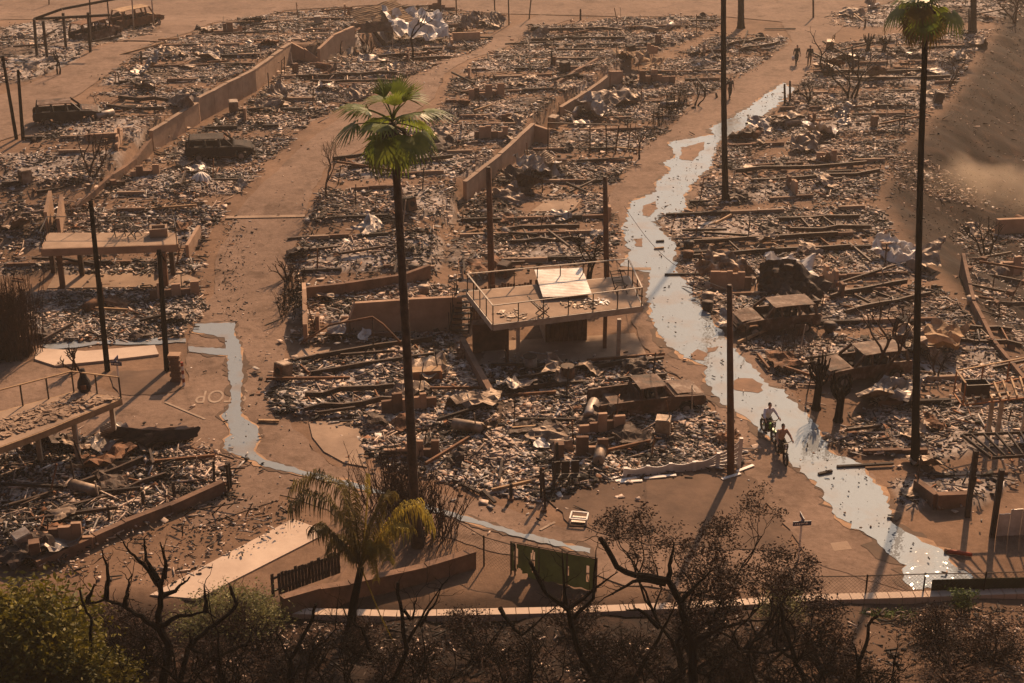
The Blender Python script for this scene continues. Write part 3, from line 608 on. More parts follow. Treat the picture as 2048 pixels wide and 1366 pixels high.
# ================================================================ raised decks
def railing(r, P, ht, mat_post, mat_rail, step=1.5, sz=.06, mid=False):
    for a, b in zip(P[:-1], P[1:]):
        a, b = Vector(a), Vector(b); k = max(1, round((b - a).length / step)); up = Vector((0, 0, ht)); rl = MB().bar(a + up, b + up, sz * 1.3, sz * .8).build('railing', mat_rail, r)
        for i in range(k + 1):
            q = a.lerp(b, i / k)
            if i == k and b is not P[-1] and (b - Vector(P[-1])).length > .01: continue
            MB().bar(q, q + up, sz).build('railing_post', mat_post, rl)
        if mid: MB().bar(a + up * .5, b + up * .5, sz * .6).build('railing', mat_rail, r)
def deck(label, corners, z, t, cols, matd, matc, csz=.22, fasc='concrete', name='roof_deck'):
    P = [pz(*c, z) for c in corners]; o = Vector((P[0].x, P[0].y, h1(P[0].x, P[0].y)))
    r = thing(name, label, 'deck', o); L = [p - o for p in P]
    MB().slab(L, t).build('deck_slab', matd, r)
    n = len(L)
    for i in range(n):
        a, b = L[i], L[(i + 1) % n]; d = (b - a).normalized(); nn = Vector((d.y, -d.x, 0)) * .05
        c = sum(L, Vector()) / n
        if nn.dot((a + b) / 2 - c) < 0: nn = -nn
        MB().bar(a + nn - Vector((0, 0, t * .55)), b + nn - Vector((0, 0, t * .55)), .06, t * 1.05).build('fascia', fasc, r)
    for cpx in cols:
        g = gp(*cpx[:2]); q = g - o
        MB().box((q.x, q.y, (z - t - g.z) / 2 + q.z - .02), (csz, csz, z - t - g.z + .04)).build('column', matc if len(cpx) < 3 else cpx[2], r)
    return r, L, o
# central railed deck
d1, L, o1 = deck('concrete carport roof deck with steel railing above the sunlit floor', [(986, 648), (1283, 611), (1256, 552), (935, 583)], 2.55, .32, [(1036, 732), (1236, 717), (1209, 697, 'rust'), (1014, 733, 'rust')], 'concrete', 'railpale', .2, 'railpale')
railing(d1, [L[0], L[1], L[2], L[3], L[0]], 1.0, 'blacksteel', 'railpale', 1.25, .055)
st = thing('outside_stairs', 'burnt open steel stairs at the side of the railed deck', 'stairs', gp(915, 668))
for i in range(8):
    MB().box((.15 + i * .06, -.1 + .15 * i, .25 + i * .27), (1.0, .28, .05), R(8)).build('step', 'steel', st)
for sx in (-.45, .6):
    MB().bar((sx, -.2, .1), (sx + .45, 1.1, 2.4), .06, .16).build('stringer', 'steel', st)
    for i in range(5): MB().bar((sx + i * .1, -.1 + i * .27, .2 + i * .45), (sx + i * .1, -.1 + i * .27, 1.3 + i * .45), .035).build('baluster', 'blacksteel', st)
def folding_chair(px, z, rz, label):
    p = pz(*px, z); c = thing('folding_chair', label, 'chair', p, rz)
    for sx in (-.28, .28):
        MB().bar((sx, -.3, 0), (sx, .3, .5), .045).build('leg', 'blacksteel', c); MB().bar((sx, .3, 0), (sx, -.3, .5), .045).build('leg', 'blacksteel', c)
        MB().bar((sx, .2, .42), (sx, .75, 1.0), .045).build('back_post', 'blacksteel', c)
    for i in range(5): MB().bar((-.28, -.25 + i * .12, .5), (.28, -.25 + i * .12, .5), .03).build('seat_bar', 'blacksteel', c)
    for i in range(4): MB().bar((-.28, .32 + i * .13, .56 + i * .135), (.28, .32 + i * .13, .56 + i * .135), .03).build('back_bar', 'blacksteel', c)
folding_chair((1085, 630), 2.56, R(100), 'bare metal frame of a folding lounger lying on the roof deck')
folding_chair((1240, 585), 2.56, R(20), 'burnt metal patio chair frame at the deck corner')
for q in [(1035, 632), (1010, 628), (1150, 612), (1195, 603), (1170, 608)]:
    p = pz(*q, 2.56); b = MB()
    for i in range(26): b.box((rnd.gauss(0, .35), rnd.gauss(0, .22), .02 + rnd.random() * .03), (rnd.uniform(.05, .3), rnd.uniform(.05, .2), .02), rnd.uniform(0, 6), rnd.uniform(-.3, .3))
    tag(b.build('ash_heap', rnd.choice(['sheet', 'whitesheet', 'charwood']), None, loc=p), 'small heap of ash scraps on the roof deck', 'debris', 'ash heaps on the roof deck', 'stuff')
# shed behind the deck
sp = gp(1132, 684); sh = thing('garden_shed', 'brown board shed with pale ribbed lean-to roof behind the deck', 'shed', sp, R(7))
for i in range(9): MB().box((-.98 + i * .245, 0, 1.32), (.225, .04, 2.64)).build('board', 'wood', sh)
for sx in (-1.1, 1.1):
    MB().hexa([(sx - .03, .03, 0), (sx + .03, .03, 0), (sx + .03, 2.9, 0), (sx - .03, 2.9, 0), (sx - .03, .03, 2.65), (sx + .03, .03, 2.65), (sx + .03, 2.9, 2.88), (sx - .03, 2.9, 2.88)]).build('side_wall', 'railpale', sh)
MB().box((0, 2.93, 1.4), (2.2, .04, 2.8)).build('back_wall', 'wood', sh)
rf = MB()
rf.grid(lambda u, v: (-1.3 + 2.6 * u, -.3 + 3.3 * v, 2.75 + .25 * v + .009 * math.cos(v * 2 * math.pi * 18)), 2, 144)
solid(rf.build('ribbed_roof', 'whitesheet', sh), .02)
def plank_fence(name, label, a, b, ht, mat, bw=.16, dz=0, lean=0.):
    A, B = gp(*a), gp(*b); r = thing(name, label, 'fence', A); d = B - A; n = int(d.length / bw)
    for i in range(n):
        if rnd.random() < .05: continue
        p = d * ((i + .5) / n); hh = ht * rnd.uniform(.88, 1.04)
        MB().box((p.x, p.y, p.z + hh / 2 + dz), (bw * .88, .03, hh), math.atan2(d.y, d.x), lean + rnd.uniform(-.03, .03)).build('board', mat, r)
    for f in (.25, .8): MB().bar(Vector((0, .04, ht * f + dz)), d + Vector((0, .04, ht * f + dz)), .05, .09).build('rail', mat, r)
    return r
plank_fence('board_fence', 'dark brown board fence behind the railed deck', (940, 640), (1075, 622), 1.9, 'wood')
plank_fence('board_fence', 'grey board fence panel beside the ribbed shed roof', (1168, 618), (1215, 612), 1.5, 'sheet')
plank_fence('slat_fence', 'black slatted fence on top of the brown block wall', (545, 1215), (682, 1165), 1.0, 'charwood', .14, .45)
# left deck
d2, L2, o2 = deck('tan concrete deck on columns with thin rear railing', [(84, 497), (354, 488), (350, 466), (98, 466)], 2.6, .42, [(126, 576), (333, 573), (165, 552, 'steel'), (347, 551, 'steel'), (108, 548, 'steel')], 'concrete', 'rust', .26, 'stucco')
railing(d2, [L2[1], L2[2], L2[3], L2[0]], 1.0, 'blacksteel', 'blacksteel', 1.4, .045)
p = pz(318, 470, 2.62); t_ = thing('planter_box', 'small block planter box standing on the tan column deck', 'planter', p, .2)
for a, b, dx, dy in ((0, -.35, 1.0, .12), (0, .35, 1.0, .12), (-.44, 0, .12, .58), (.44, 0, .12, .58)): MB().box((a, b, .25), (dx, dy, .5)).build('side', 'concrete', t_)
MB().box((0, 0, .2), (.75, .57, .1)).build('soil', 'char', t_)
folding_chair((270, 472), 2.61, R(60), 'burnt metal chair frame leaning on the tan column deck')
folding_chair((240, 470), 2.61, R(200), 'scorched wire chair frame near the tan column deck railing')
# near-left deck
d3, L3, o3 = deck('corner balcony deck strewn with rubble at the street junction', [(242, 796), (84, 862), (-60, 915), (-60, 840), (148, 784)], 2.4, .3, [(232, 890), (158, 926), (83, 930), (58, 905, 'steel')], 'concrete', 'railpale', .2, 'palewood')
railing(d3, [L3[0], L3[4], L3[3]], 1.05, 'blacksteel', 'palewood', 1.35, .06)
rb = [pz(*q, 2.4) for q in [(235, 796), (90, 852), (0, 880), (0, 845), (146, 790)]]
b = MB()
for i in range(420):
    u, v = rnd.random(), rnd.random(); k = rb[0].lerp(rb[4], u).lerp(rb[2].lerp(rb[3], u), v)
    b.box((k.x, k.y, 2.42 + rnd.random() * .08), (rnd.uniform(.08, .45), rnd.uniform(.05, .25), .03), rnd.uniform(0, 6), rnd.uniform(-.4, .4))
tag(b.build('deck_rubble', 'concrete'), 'broken plaster scraps strewn over the corner balcony deck', 'rubble', None, 'stuff')
p = pz(170, 783, 2.41); g_ = thing('patio_heater', 'black scorched cone shaped chiminea on the corner balcony', 'chiminea', p)
MB().tube([(0, 0, .0), (0, 0, .25), (0, 0, .5), (0, 0, .75), (0, 0, 1.15)], [.22, .33, .3, .17, .1], 12).build('body', 'char', g_, True)
MB().box((.05, -.33, .36), (.24, .06, .2)).build('mouth', 'rust', g_)
for a in range(3): MB().bar((.2 * math.cos(a * 2.1), .2 * math.sin(a * 2.1), .1), (.28 * math.cos(a * 2.1), .28 * math.sin(a * 2.1), 0), .04).build('leg', 'steel', g_)
# right decks
d4, L4, o4 = deck('orange steel deck frame with open joists above the dark rubble', [(1926, 808), (2075, 790), (2065, 752), (1908, 783)], 2.4, .06, [(1974, 880), (1992, 886), (2044, 872)], 'rustorange', 'railpale', .17, 'rustorange')
railing(d4, [L4[0], L4[3], L4[2]], 1.05, 'rustorange', 'palewood', 1.6, .06)
for k_ in [k for k in d4.children if k.name.startswith('deck_slab')]: bpy.data.objects.remove(k_)
for i in range(9):
    a = L4[0].lerp(L4[1], (i + .5) / 9); c = L4[3].lerp(L4[2], (i + .5) / 9); MB().bar(a + Vector((0, 0, .06)), c + Vector((0, 0, .06)), .08, .12).build('joist', 'palewood', d4)
bx = thing('metal_crate', 'black open metal crate on the orange deck frame', 'crate', pz(1950, 786, 2.42), .1)
for a, b_, dx, dy in ((0, -.3, 1.1, .05), (0, .3, 1.1, .05), (-.52, 0, .05, .56), (.52, 0, .05, .56)): MB().box((a, b_, .28), (dx, dy, .56)).build('side', 'blacksteel', bx)
MB().box((0, 0, .03), (1.0, .55, .05)).build('bottom', 'blacksteel', bx)
d5, L5, o5 = deck('dark burnt timber deck frame on tall posts beside the flood', [(1984, 912), (2090, 905), (2075, 862), (1927, 868)], 3.3, .12, [(1934, 1034), (1984, 1074), (2075, 1050)], 'charwood', 'charwood', .2, 'charwood')
for k_ in [k for k in d5.children if k.name.startswith('deck_slab')]: bpy.data.objects.remove(k_)
for i in range(6):
    a = L5[0].lerp(L5[1], (i + .5) / 6); c = L5[3].lerp(L5[2], (i + .6) / 6); MB().bar(a + Vector((0, 0, -.02)), c + Vector((0, 0, -.02)), .06, .1).build('joist', 'charwood', d5)
wp_ = thing('metal_panel_fence', 'white ribbed metal panel fence standing under the dark posts', 'fence', gp(1992, 1072), R(4))
for i in range(12): MB().box((.12 + i * .25, .02 * (i % 2), .62 - (.1 if i < 2 else 0)), (.24, .03, 1.25 - (.0 if i >= 2 else .2))).build('panel', 'whitesheet', wp_)
# ================================================================ poles and palms
def pole(label, base, top, r0, r1, mat='pole', name='utility_pole', cat='pole', group=None, n=8, arms=True):
    B = gp(*base); T = pY(*top, B.y) - B; o = thing(name, label, cat, B, 0, group)
    MB().tube([(0, 0, -.2), T * .33, T * .66, T], [r0, r0 * .7 + r1 * .3, r0 * .35 + r1 * .65, r1], n).build('shaft', mat, o, True)
    if arms:
        for i in range(4): MB().tube([T * (.45 + .12 * i) + Vector((0, -r0, 0)), T * (.45 + .12 * i) + Vector((.0, -r0 - .12, .0))], .02, 5).build('step_bolt', 'steel', o)
        MB().tube([T - Vector((0, 0, .02)), T + Vector((0, 0, .06))], r1 * .8, 6).build('pole_cap', 'steel', o)
    return o
pole('tall brown utility pole beside the melted white fence', (1462, 950), (1459, 572), .17, .12)
pole('burnt utility pole with its top cut beside railed deck', (1214, 578), (1210, 355), .17, .13)
pole('dark utility pole behind the outside stairs', (984, 600), (977, 336), .2, .15)
for b_, t_, lb in [((215, 742), (181, 402), 'thin black burnt palm trunk leaning behind the blue blades by the balcony'), ((334, 742), (318, 500), 'shorter black burnt palm trunk beside the brick gate pier'), ((33, 278), (5, 112), 'tall black bare trunk at the street edge by the dark car'), ((46, 280), (36, 140), 'shorter black bare trunk beside its taller twin')]:
    s = .15 if b_[1] > 500 else .13
    o = pole(lb, b_, t_, s, s * .75, 'burntbark', 'burnt_palm_trunk', 'palm trunk', None, 8, False)
    T = pY(*t_, o.location.y) - o.location
    for k in range(5): MB().tube([T, T + Vector((rnd.uniform(-.3, .3), rnd.uniform(-.3, .3), -rnd.uniform(.2, .7)))], [.05, .015], 4).build('frond_stub', 'burntbark', o)
for i, (b_, t_) in enumerate([((268, 62), (262, -30)), ((308, 54), (301, -30)), ((990, 38), (988, -30)), ((1018, 50), (1016, -30)), ((882, 30), (880, -40)), ((913, 30), (911, -40)), ((98, 10), (96, -40)), ((1058, 38), (1064, -20)), ((183, 88), (178, -25)), ((222, 80), (212, -25))]):
    pole('thin bare metal post standing along the far street', b_, t_, .07, .06, 'railpale' if i < 2 else 'steel', 'street_post', 'post', 'thin posts along the far street', 6, False)
for i, (b_, t_) in enumerate([((1627, 36), (1626, -20)), ((1730, 55), (1731, 38)), ((1570, 208), (1569, 168)), ((1580, 206), (1580, 162)), ((1161, 40), (1161, 18)), ((1104, 135), (1103, 102)), ((283, 128), (282, 102)), ((1434, 196), (1432, 186)), ((1706, 150), (1705, 92)), ((1938, 70), (1938, 18))]):
    pole('short charred timber post poking from the rubble', b_, t_, .10, .08, 'charwood', 'timber_post', 'post', 'short charred posts', 6, False)
wire = MB(); a = pY(1459, 580, gp(1462, 950).y); b_ = pY(1249, 413, 92.0)
wire.tube([a.lerp(b_, i / 16) - Vector((0, 0, 1.0 * math.sin(math.pi * i / 16))) for i in range(17)], .018, 4)
tag(wire.build('fallen_wire', 'blacksteel'), 'sagging black wire hanging from the brown utility pole', 'wire')
# fan palms
def fan_leaf(seed, Rr, droop, pet, arc, hang, n=20):
    g = random.Random(seed); b = MB()
    pts = [Vector((pet * t, 0, -.22 * t * t * pet)) for t in (0, .33, .66, 1)]
    b.tube(pts, [.03, .025, .02, .016], 4, False); e = pts[-1]; Rh = Matrix.Rotation(hang, 3, 'Y')
    for i in range(n):
        a = R(arc) * ((i + .5) / n - .5); Ln = Rr * (1 - .3 * abs(a) / R(125)) * g.uniform(.85, 1.08); wd = Ln * R(arc) / n * .5
        dirv = Vector((math.cos(a), math.sin(a), 0)); sd = Vector((-math.sin(a), math.cos(a), 0)); P = []
        for k, t in enumerate((.02, .35, .66, 1.0)):
            w_ = (.06, .36, .42, .05)[k] * wd * 1.5; q = Rh @ (dirv * Ln * t + Vector((0, 0, .22 * math.cos(a * 1.3) * t * Rr * .5 + (.025 if i % 2 else 0) * t)))
            q.z -= droop * Ln * max(0, t - .5) ** 1.5 * 1.6; q.x *= 1 - .25 * droop * max(0, t - .5)
            s_ = Rh @ sd; P += [e + q - s_ * w_, e + q + s_ * w_]
        b.add(P, [(0, 1, 3, 2), (2, 3, 5, 4), (4, 5, 7, 6)])
    return b
LEAF = [fan_leaf(0, .9, .25, .75, 120, .05), fan_leaf(1, .95, .6, 1.05, 210, .55), fan_leaf(2, .95, .6, 1.15, 230, .95), fan_leaf(3, .9, .5, 1.0, 190, 1.25)]
def fan_palm(label, base, pts, r0, r1, leafy, size=1., mats=('frond', 'oldfrond'), skirt=0, seed=1, bark='palmbark'):
    g = random.Random(seed); B = gp(*base); o = thing('fan_palm', label, 'palm tree', B)
    P = [Vector((0, 0, -.3))] + [pY(*q, B.y) - B for q in pts]
    n = 40; Q = resample(P, n); rs = [r0 * 1.25 if i == 0 else (r0 + (r1 - r0) * (i / n) ** .6) * (1 + .07 * (i % 2)) * (1 + .7 * math.exp(-i / 1.3)) for i in range(n)]
    MB().tube([Vector(q) for q in Q], rs, 12).build('trunk', bark, o, True)
    top = P[-1]; meshes = {}
    for i in range(leafy):
        t = (i + .5) / leafy; el = R((72, 32, 4, -32)[min(3, int(t * 4))] + g.uniform(-14, 14)); az = i * 2.39996 + g.uniform(-.3, .3)
        v = min(3, int(t * 4)); mt = mats[0] if t < .72 else mats[1]
        if (v, mt) not in meshes: meshes[(v, mt)] = LEAF[v].mesh('frond', mt)
        l = link('frond', meshes[(v, mt)], o, top + Vector((0, 0, .25 - .5 * t))); l.rotation_euler = Matrix.Rotation(az, 3, 'Z').to_4x4().to_3x3().__matmul__(Matrix.Rotation(-el, 3, 'Y')).to_euler()
        s = size * g.uniform(.85, 1.1); l.scale = (s, s, s)
    if skirt:
        sk = MB()
        for i in range(skirt):
            a = g.uniform(0, 6.28); z = -g.uniform(0, 1.0); q = top + Vector((math.cos(a) * r1 * 1.1, math.sin(a) * r1 * 1.1, z))
            sk.tube([q, q + Vector((math.cos(a) * .25, math.sin(a) * .25, -.1)), q + Vector((math.cos(a) * .35, math.sin(a) * .35, -g.uniform(.5, .9)))], [.03, .09, .02], 4)
        sk.build('dead_skirt', 'palmbark', o)
    return o
fan_palm('tall fan palm with green crown growing from scorched shrubs', (836, 1092), [(828, 985), (815, 720), (803, 520), (795, 380), (788, 290), (785, 245)], .22, .135, 26, 1.08, ('frond', 'frond'), 14, 3)
fan_palm('tallest dark trunked fan palm at the floodwater bend', (1832, 928), [(1831, 860), (1836, 560), (1842, 300), (1849, 120), (1853, 0)], .19, .11, 28, 1.0, ('frond', 'oldfrond'), 30, 5, 'burntbark')
fan_palm('dark bare palm trunk rising beside the upper floodwater', (1452, 402), [(1449, 300), (1447, 150), (1447, -40), (1447, -160)], .21, .15, 26, 1.0, ('oldfrond', 'oldfrond'), 20, 7, 'burntbark')
fan_palm('distant palm trunk at the far street bend', (1482, 56), [(1482, 20), (1482, -60), (1482, -160)], .34, .22, 22, 1.0, ('oldfrond', 'oldfrond'), 10, 9, 'burntbark')
fan_palm('distant palm trunk at the top of the dirt bank', (1947, 70), [(1947, 20), (1948, -60), (1948, -150)], .34, .22, 22, 1.0, ('oldfrond', 'oldfrond'), 10, 11, 'burntbark')
# ================================================================ vehicles
def ring(x, w, zb, zt, zin): return [(x, -w, zb), (x, -w, zt), (x, -w + .09, zt), (x, -w + .13, zin), (x, w - .13, zin), (x, w - .09, zt), (x, w, zt), (x, w, zb)]
def loft(b, rings):
    n = len(rings[0]); v = [p for r in rings for p in r]; f = []
    for i in range(len(rings) - 1):
        for k in range(n): f.append((i * n + k, (i + 1) * n + k, (i + 1) * n + (k + 1) % n, i * n + (k + 1) % n))
    f.append(tuple(range(n))); f.append(tuple(reversed(range((len(rings) - 1) * n, len(rings) * n)))); return b.add(v, f)
def car(label, a, b_, kind='suv', mat='rust', roofmat='rust', flip=False, lz=0.):
    A, B = gp(*a), gp(*b_)
    if flip: A, B = B, A
    d = B - A; o = thing({'suv': 'burnt_car', 'pickup': 'burnt_pickup_truck', 'van': 'burnt_van'}[kind], label, {'suv': 'car', 'pickup': 'truck', 'van': 'van'}[kind], (A + B) / 2 + Vector((0, 0, lz)), math.atan2(d.y, d.x))
    if kind == 'pickup':
        Lh, Hh = 2.75, 1.66; st = [(-2.75, .9, .5, 1.0, .5), (-2.68, .95, .45, 1.12, .62), (-2.1, .97, .42, 1.12, .62), (-1.95, .97, .8, 1.12, .62), (-1.35, .97, .8, 1.12, .62), (-1.2, .97, .38, 1.12, .62), (-.72, .97, .36, 1.12, .62), (-.66, .97, .36, 1.1, 1.05), (-.6, .97, .36, 1.1, .5), (1.1, .97, .36, 1.08, .5), (1.2, .96, .36, 1.06, 1.0), (1.28, .96, .42, 1.05, 1.04), (1.42, .96, .78, 1.03, 1.04), (2.0, .95, .78, .99, 1.02), (2.15, .94, .42, .97, 1.0), (2.6, .9, .42, .92, .94), (2.75, .82, .5, .8, .8)]
        piv = [(1.05, .82), (.15, .8), (-.62, .8)]; roof = (-.62, .72); hood = (1.3, 2.6, 1.05); wx = (-1.65, 1.7)
    elif kind == 'van':
        Lh, Hh = 2.5, 1.95; st = [(-2.5, .85, .5, 1.0, .6), (-2.4, .95, .4, 1.1, .5), (-1.95, .95, .4, 1.1, .5), (-1.8, .95, .8, 1.1, .5), (-1.2, .95, .8, 1.1, .5), (-1.05, .95, .36, 1.1, .5), (1.2, .95, .36, 1.08, .5), (1.35, .95, .78, 1.05, .9), (1.95, .93, .78, 1.0, 1.0), (2.1, .9, .42, .92, .92), (2.5, .8, .5, .75, .75)]
        piv = [(1.3, .85), (.4, .88), (-.8, .88), (-2.3, .88)]; roof = (-2.3, .95); hood = (1.4, 2.3, 1.0); wx = (-1.5, 1.65)
    else:
        Lh, Hh = 2.35, 1.62; st = [(-2.35, .8, .5, .85, .6), (-2.25, .9, .42, 1.02, .5), (-1.85, .92, .38, 1.04, .5), (-1.72, .92, .74, 1.04, .5), (-1.12, .92, .74, 1.03, .5), (-.98, .92, .34, 1.02, .5), (.85, .92, .34, 1.0, .5), (.95, .92, .34, 1.0, .96), (1.05, .92, .4, .99, .98), (1.15, .92, .74, .98, .98), (1.75, .9, .74, .92, .94), (1.9, .88, .42, .88, .9), (2.2, .8, .42, .78, .8), (2.35, .68, .5, .66, .66)]
        piv = [(.9, .8), (-.05, .8), (-1.05, .8), (-2.05, .8)]; roof = (-1.95, .35); hood = (1.05, 2.15, .985); wx = (-1.42, 1.45)
    bd = MB(); loft(bd, [ring(*s) for s in st]); bd.build('body', mat, o)
    rz = Hh
    rf = MB(); rf.grid(lambda u, v: (roof[0] + (roof[1] - roof[0]) * u, (-.74 + 1.48 * v), rz - .05 * (2 * v - 1) ** 2 - .05 * (2 * u - 1) ** 2 - .10 * math.exp(-((u - .55) ** 2 + (v - .5) ** 2) * 9)), 8, 6)
    solid(rf.build('roof', roofmat, o), .05)
    for (px_, y_) in piv:
        for s in (-1, 1):
            tx = max(roof[0] + .03, min(roof[1] - .03, px_ - (.45 if px_ > roof[1] else -.12 if px_ < roof[0] + .2 else 0)))
            MB().bar((px_, s * (y_ + .06), 1.02), (tx, s * .71, rz - .06), .1, .14).build('pillar', mat, o)
    if kind == 'pickup': MB().box((-.64, 0, 1.22), (.05, 1.5, .3)).build('cab_back', mat, o)
    MB().grid(lambda u, v: (hood[0] + (hood[1] - hood[0]) * u, -.72 + 1.44 * v, hood[2] + .035 - .15 * u * u + .05 * math.sin(u * 5 + v * 3) * .5), 5, 5).build('hood', roofmat, o)
    for x in wx:
        for s in (-1, 1):
            w_ = MB(); wh_ = w_.tube([(x, s * .74, .3), (x, s * .95, .3)], .30, 14).build('wheel', 'rubber', o)
            rm = MB(); rm.tube([(x, s * .94, .3), (x, s * .975, .3)], .19, 10).build('rim', 'galv', wh_)
    for sx in ((.3,) if kind == 'pickup' else (.3, -.7)):
        for s in (-.4, .4):
            MB().box((sx, s, .62), (.5, .5, .12)).build('seat_frame', 'char', o); MB().box((sx - .25, s, .92), (.08, .46, .6), 0, 0, -.2).build('seat_back', 'char', o)
    for s in (-.62, .62): MB().tube([(Lh - .1, s, .72), (Lh + .0, s, .7)], .1, 8).build('headlight', 'char', o)
    MB().bar((Lh + .02, -.7, .52), (Lh + .02, .7, .52), .08, .16).build('bumper', 'steel', o)
    return o
car('gutted pickup truck with empty bed, rusted pale roof', (1218, 826), (1366, 806), 'pickup', 'carrust', 'carrust', False, -.16)
car('gutted rusty car beside the floodwater bank', (1495, 662), (1600, 652), 'suv', 'carrust', 'carrust', True)
car('burnt out car with sunken roof near two scorched stumps', (1655, 762), (1790, 745), 'suv', 'carrust', 'carrust', True)
car('dark burnt sport utility car parked beside the street above the retaining wall', (82, 248), (190, 240), 'suv', 'blacksteel', 'carrust')
car('blackened car wreck below the long retaining wall', (380, 318), (500, 312), 'suv', 'char', 'charwood')
car('rusty gutted van under the far metal posts', (148, 86), (240, 76), 'van', 'carrust', 'rust')
car('collapsed rusty van behind another gutted van', (240, 60), (312, 48), 'van', 'rust', 'palewood')
# ================================================================ people
def remeshed(b, name, mat, parent, vox=.016):
    o = b.build('tmp', mat); md = o.modifiers.new('r', 'REMESH'); md.mode = 'VOXEL'; md.voxel_size = vox; md.use_smooth_shade = True
    s_ = o.modifiers.new('s', 'SMOOTH'); s_.iterations = 3; s_.factor = .5
    bpy.context.view_layer.update(); dg = bpy.context.evaluated_depsgraph_get()
    me = bpy.data.meshes.new_from_object(o.evaluated_get(dg)); bpy.data.objects.remove(o); me.name = name
    return link(name, me, parent)
def person(label, loc, rz, J, shirt, pants, hair='hair', longs=True):
    """J: joints in local metres, facing -Y"""
    o = thing('person', label, 'person', loc, rz); V_ = lambda k: Vector(J[k]); b = MB()
    hd = V_('head'); nk = V_('neck'); pv = V_('pelvis'); ch = V_('chest')
    def limb(bb, ks, rs, g=0.): bb.tube([V_(k) for k in ks], [r + g for r in rs], 10); [bb.ball(V_(k), r + g, 8, 6) for k, r in zip(ks, rs)]
    b.ball(hd, (.078, .098, .12), 12, 10); b.ball(hd + Vector((0, -.085, -.05)), (.05, .035, .05)); b.ball(hd + Vector((0, -.1, -.01)), (.016, .022, .025), 6, 5)
    for s in (-1, 1): b.ball(hd + Vector((s * .08, .005, -.01)), (.015, .025, .035), 6, 5)
    b.tube([nk - Vector((0, 0, .05)), hd - Vector((0, 0, .07))], [.062, .055], 10)
    def torso(bb, g): bb.ball(pv, (.165 + g, .12 + g, .13 + g), 12, 8); bb.ball(pv.lerp(ch, .5), (.15 + g, .105 + g, .2 + g), 12, 8); bb.ball(ch, (.185 + g, .12 + g, .19 + g), 12, 8); bb.ball(ch.lerp(nk, .6), (.15 + g, .085 + g, .08 + g), 12, 8)
    torso(b, 0)
    for s in 'lr':
        limb(b, ['sh' + s, 'el' + s, 'wr' + s], [.055, .043, .03]); limb(b, ['hp' + s, 'kn' + s, 'an' + s], [.085, .058, .04])
        w_, e_ = V_('wr' + s), V_('el' + s); d = (w_ - e_).normalized(); sd = d.cross(Vector((0, 1, .2))).normalized(); pm = w_ + d * .06
        b.ball(pm, (.035, .03, .045), 8, 6)
        for k in range(4):
            q = pm + sd * (.027 - .018 * k) + d * .03; b.tube([q, q + d * .04 + Vector((0, -.008, -.006)), q + d * (.05 + .006 * (k % 2)) + Vector((0, -.012, -.035))], [.0105, .0095, .008], 6)
        q = pm + sd * .035; b.tube([q - d * .02, q + sd * .02 + d * .015, q + sd * .018 + d * .045], [.0115, .0105, .009], 6)
    remeshed(b, 'body', 'skin', o, .013)
    b = MB(); torso(b, .015)
    for s in 'lr':
        e = V_('el' + s).lerp(V_('wr' + s), .8 if longs else -.2); sh_ = V_('sh' + s); m_ = V_('el' + s)
        b.ball(sh_, .075, 8, 6); b.tube([sh_, m_, e] if longs else [sh_, e], [.072, .058, .046] if longs else [.072, .062], 10); b.ball(m_ if longs else e, .056, 8, 6)
    remeshed(b, 'shirt', shirt, o, .018)
    b = MB(); b.ball(pv - Vector((0, 0, .03)), (.18, .135, .12), 12, 8)
    for s in 'lr':
        b.tube([V_('hp' + s), V_('kn' + s), V_('an' + s) + Vector((0, 0, .04))], [.105, .075, .062], 10); b.ball(V_('kn' + s), .075, 8, 6); b.ball(V_('hp' + s), .1, 8, 6)
    remeshed(b, 'trousers', pants, o, .018)
    for s in 'lr':
        a = V_('an' + s); sb = MB(); sb.ball(a + Vector((0, -.06, -.035)), (.048, .13, .045), 8, 6); sb.build('shoe', 'darkcloth', o, True)
    hb = MB(); hb.ball(hd + Vector((0, .02, .03)), (.086, .098, .105), 12, 8); hb.build('hair', hair, o, True)
    return o
RIDE = dict(pelvis=(0, .22, .92), chest=(0, .12, 1.28), neck=(0, .08, 1.47), head=(0, .04, 1.64), shl=(-.19, .1, 1.4), shr=(.19, .1, 1.4), ell=(-.32, -.1, 1.2), elr=(.32, -.1, 1.2), wrl=(-.34, -.32, 1.1), wrr=(.34, -.32, 1.1), hpl=(-.1, .2, .9), hpr=(.1, .2, .9), knl=(-.17, -.2, .72), knr=(.17, -.2, .72), anl=(-.17, -.08, .34), anr=(.17, -.08, .34))
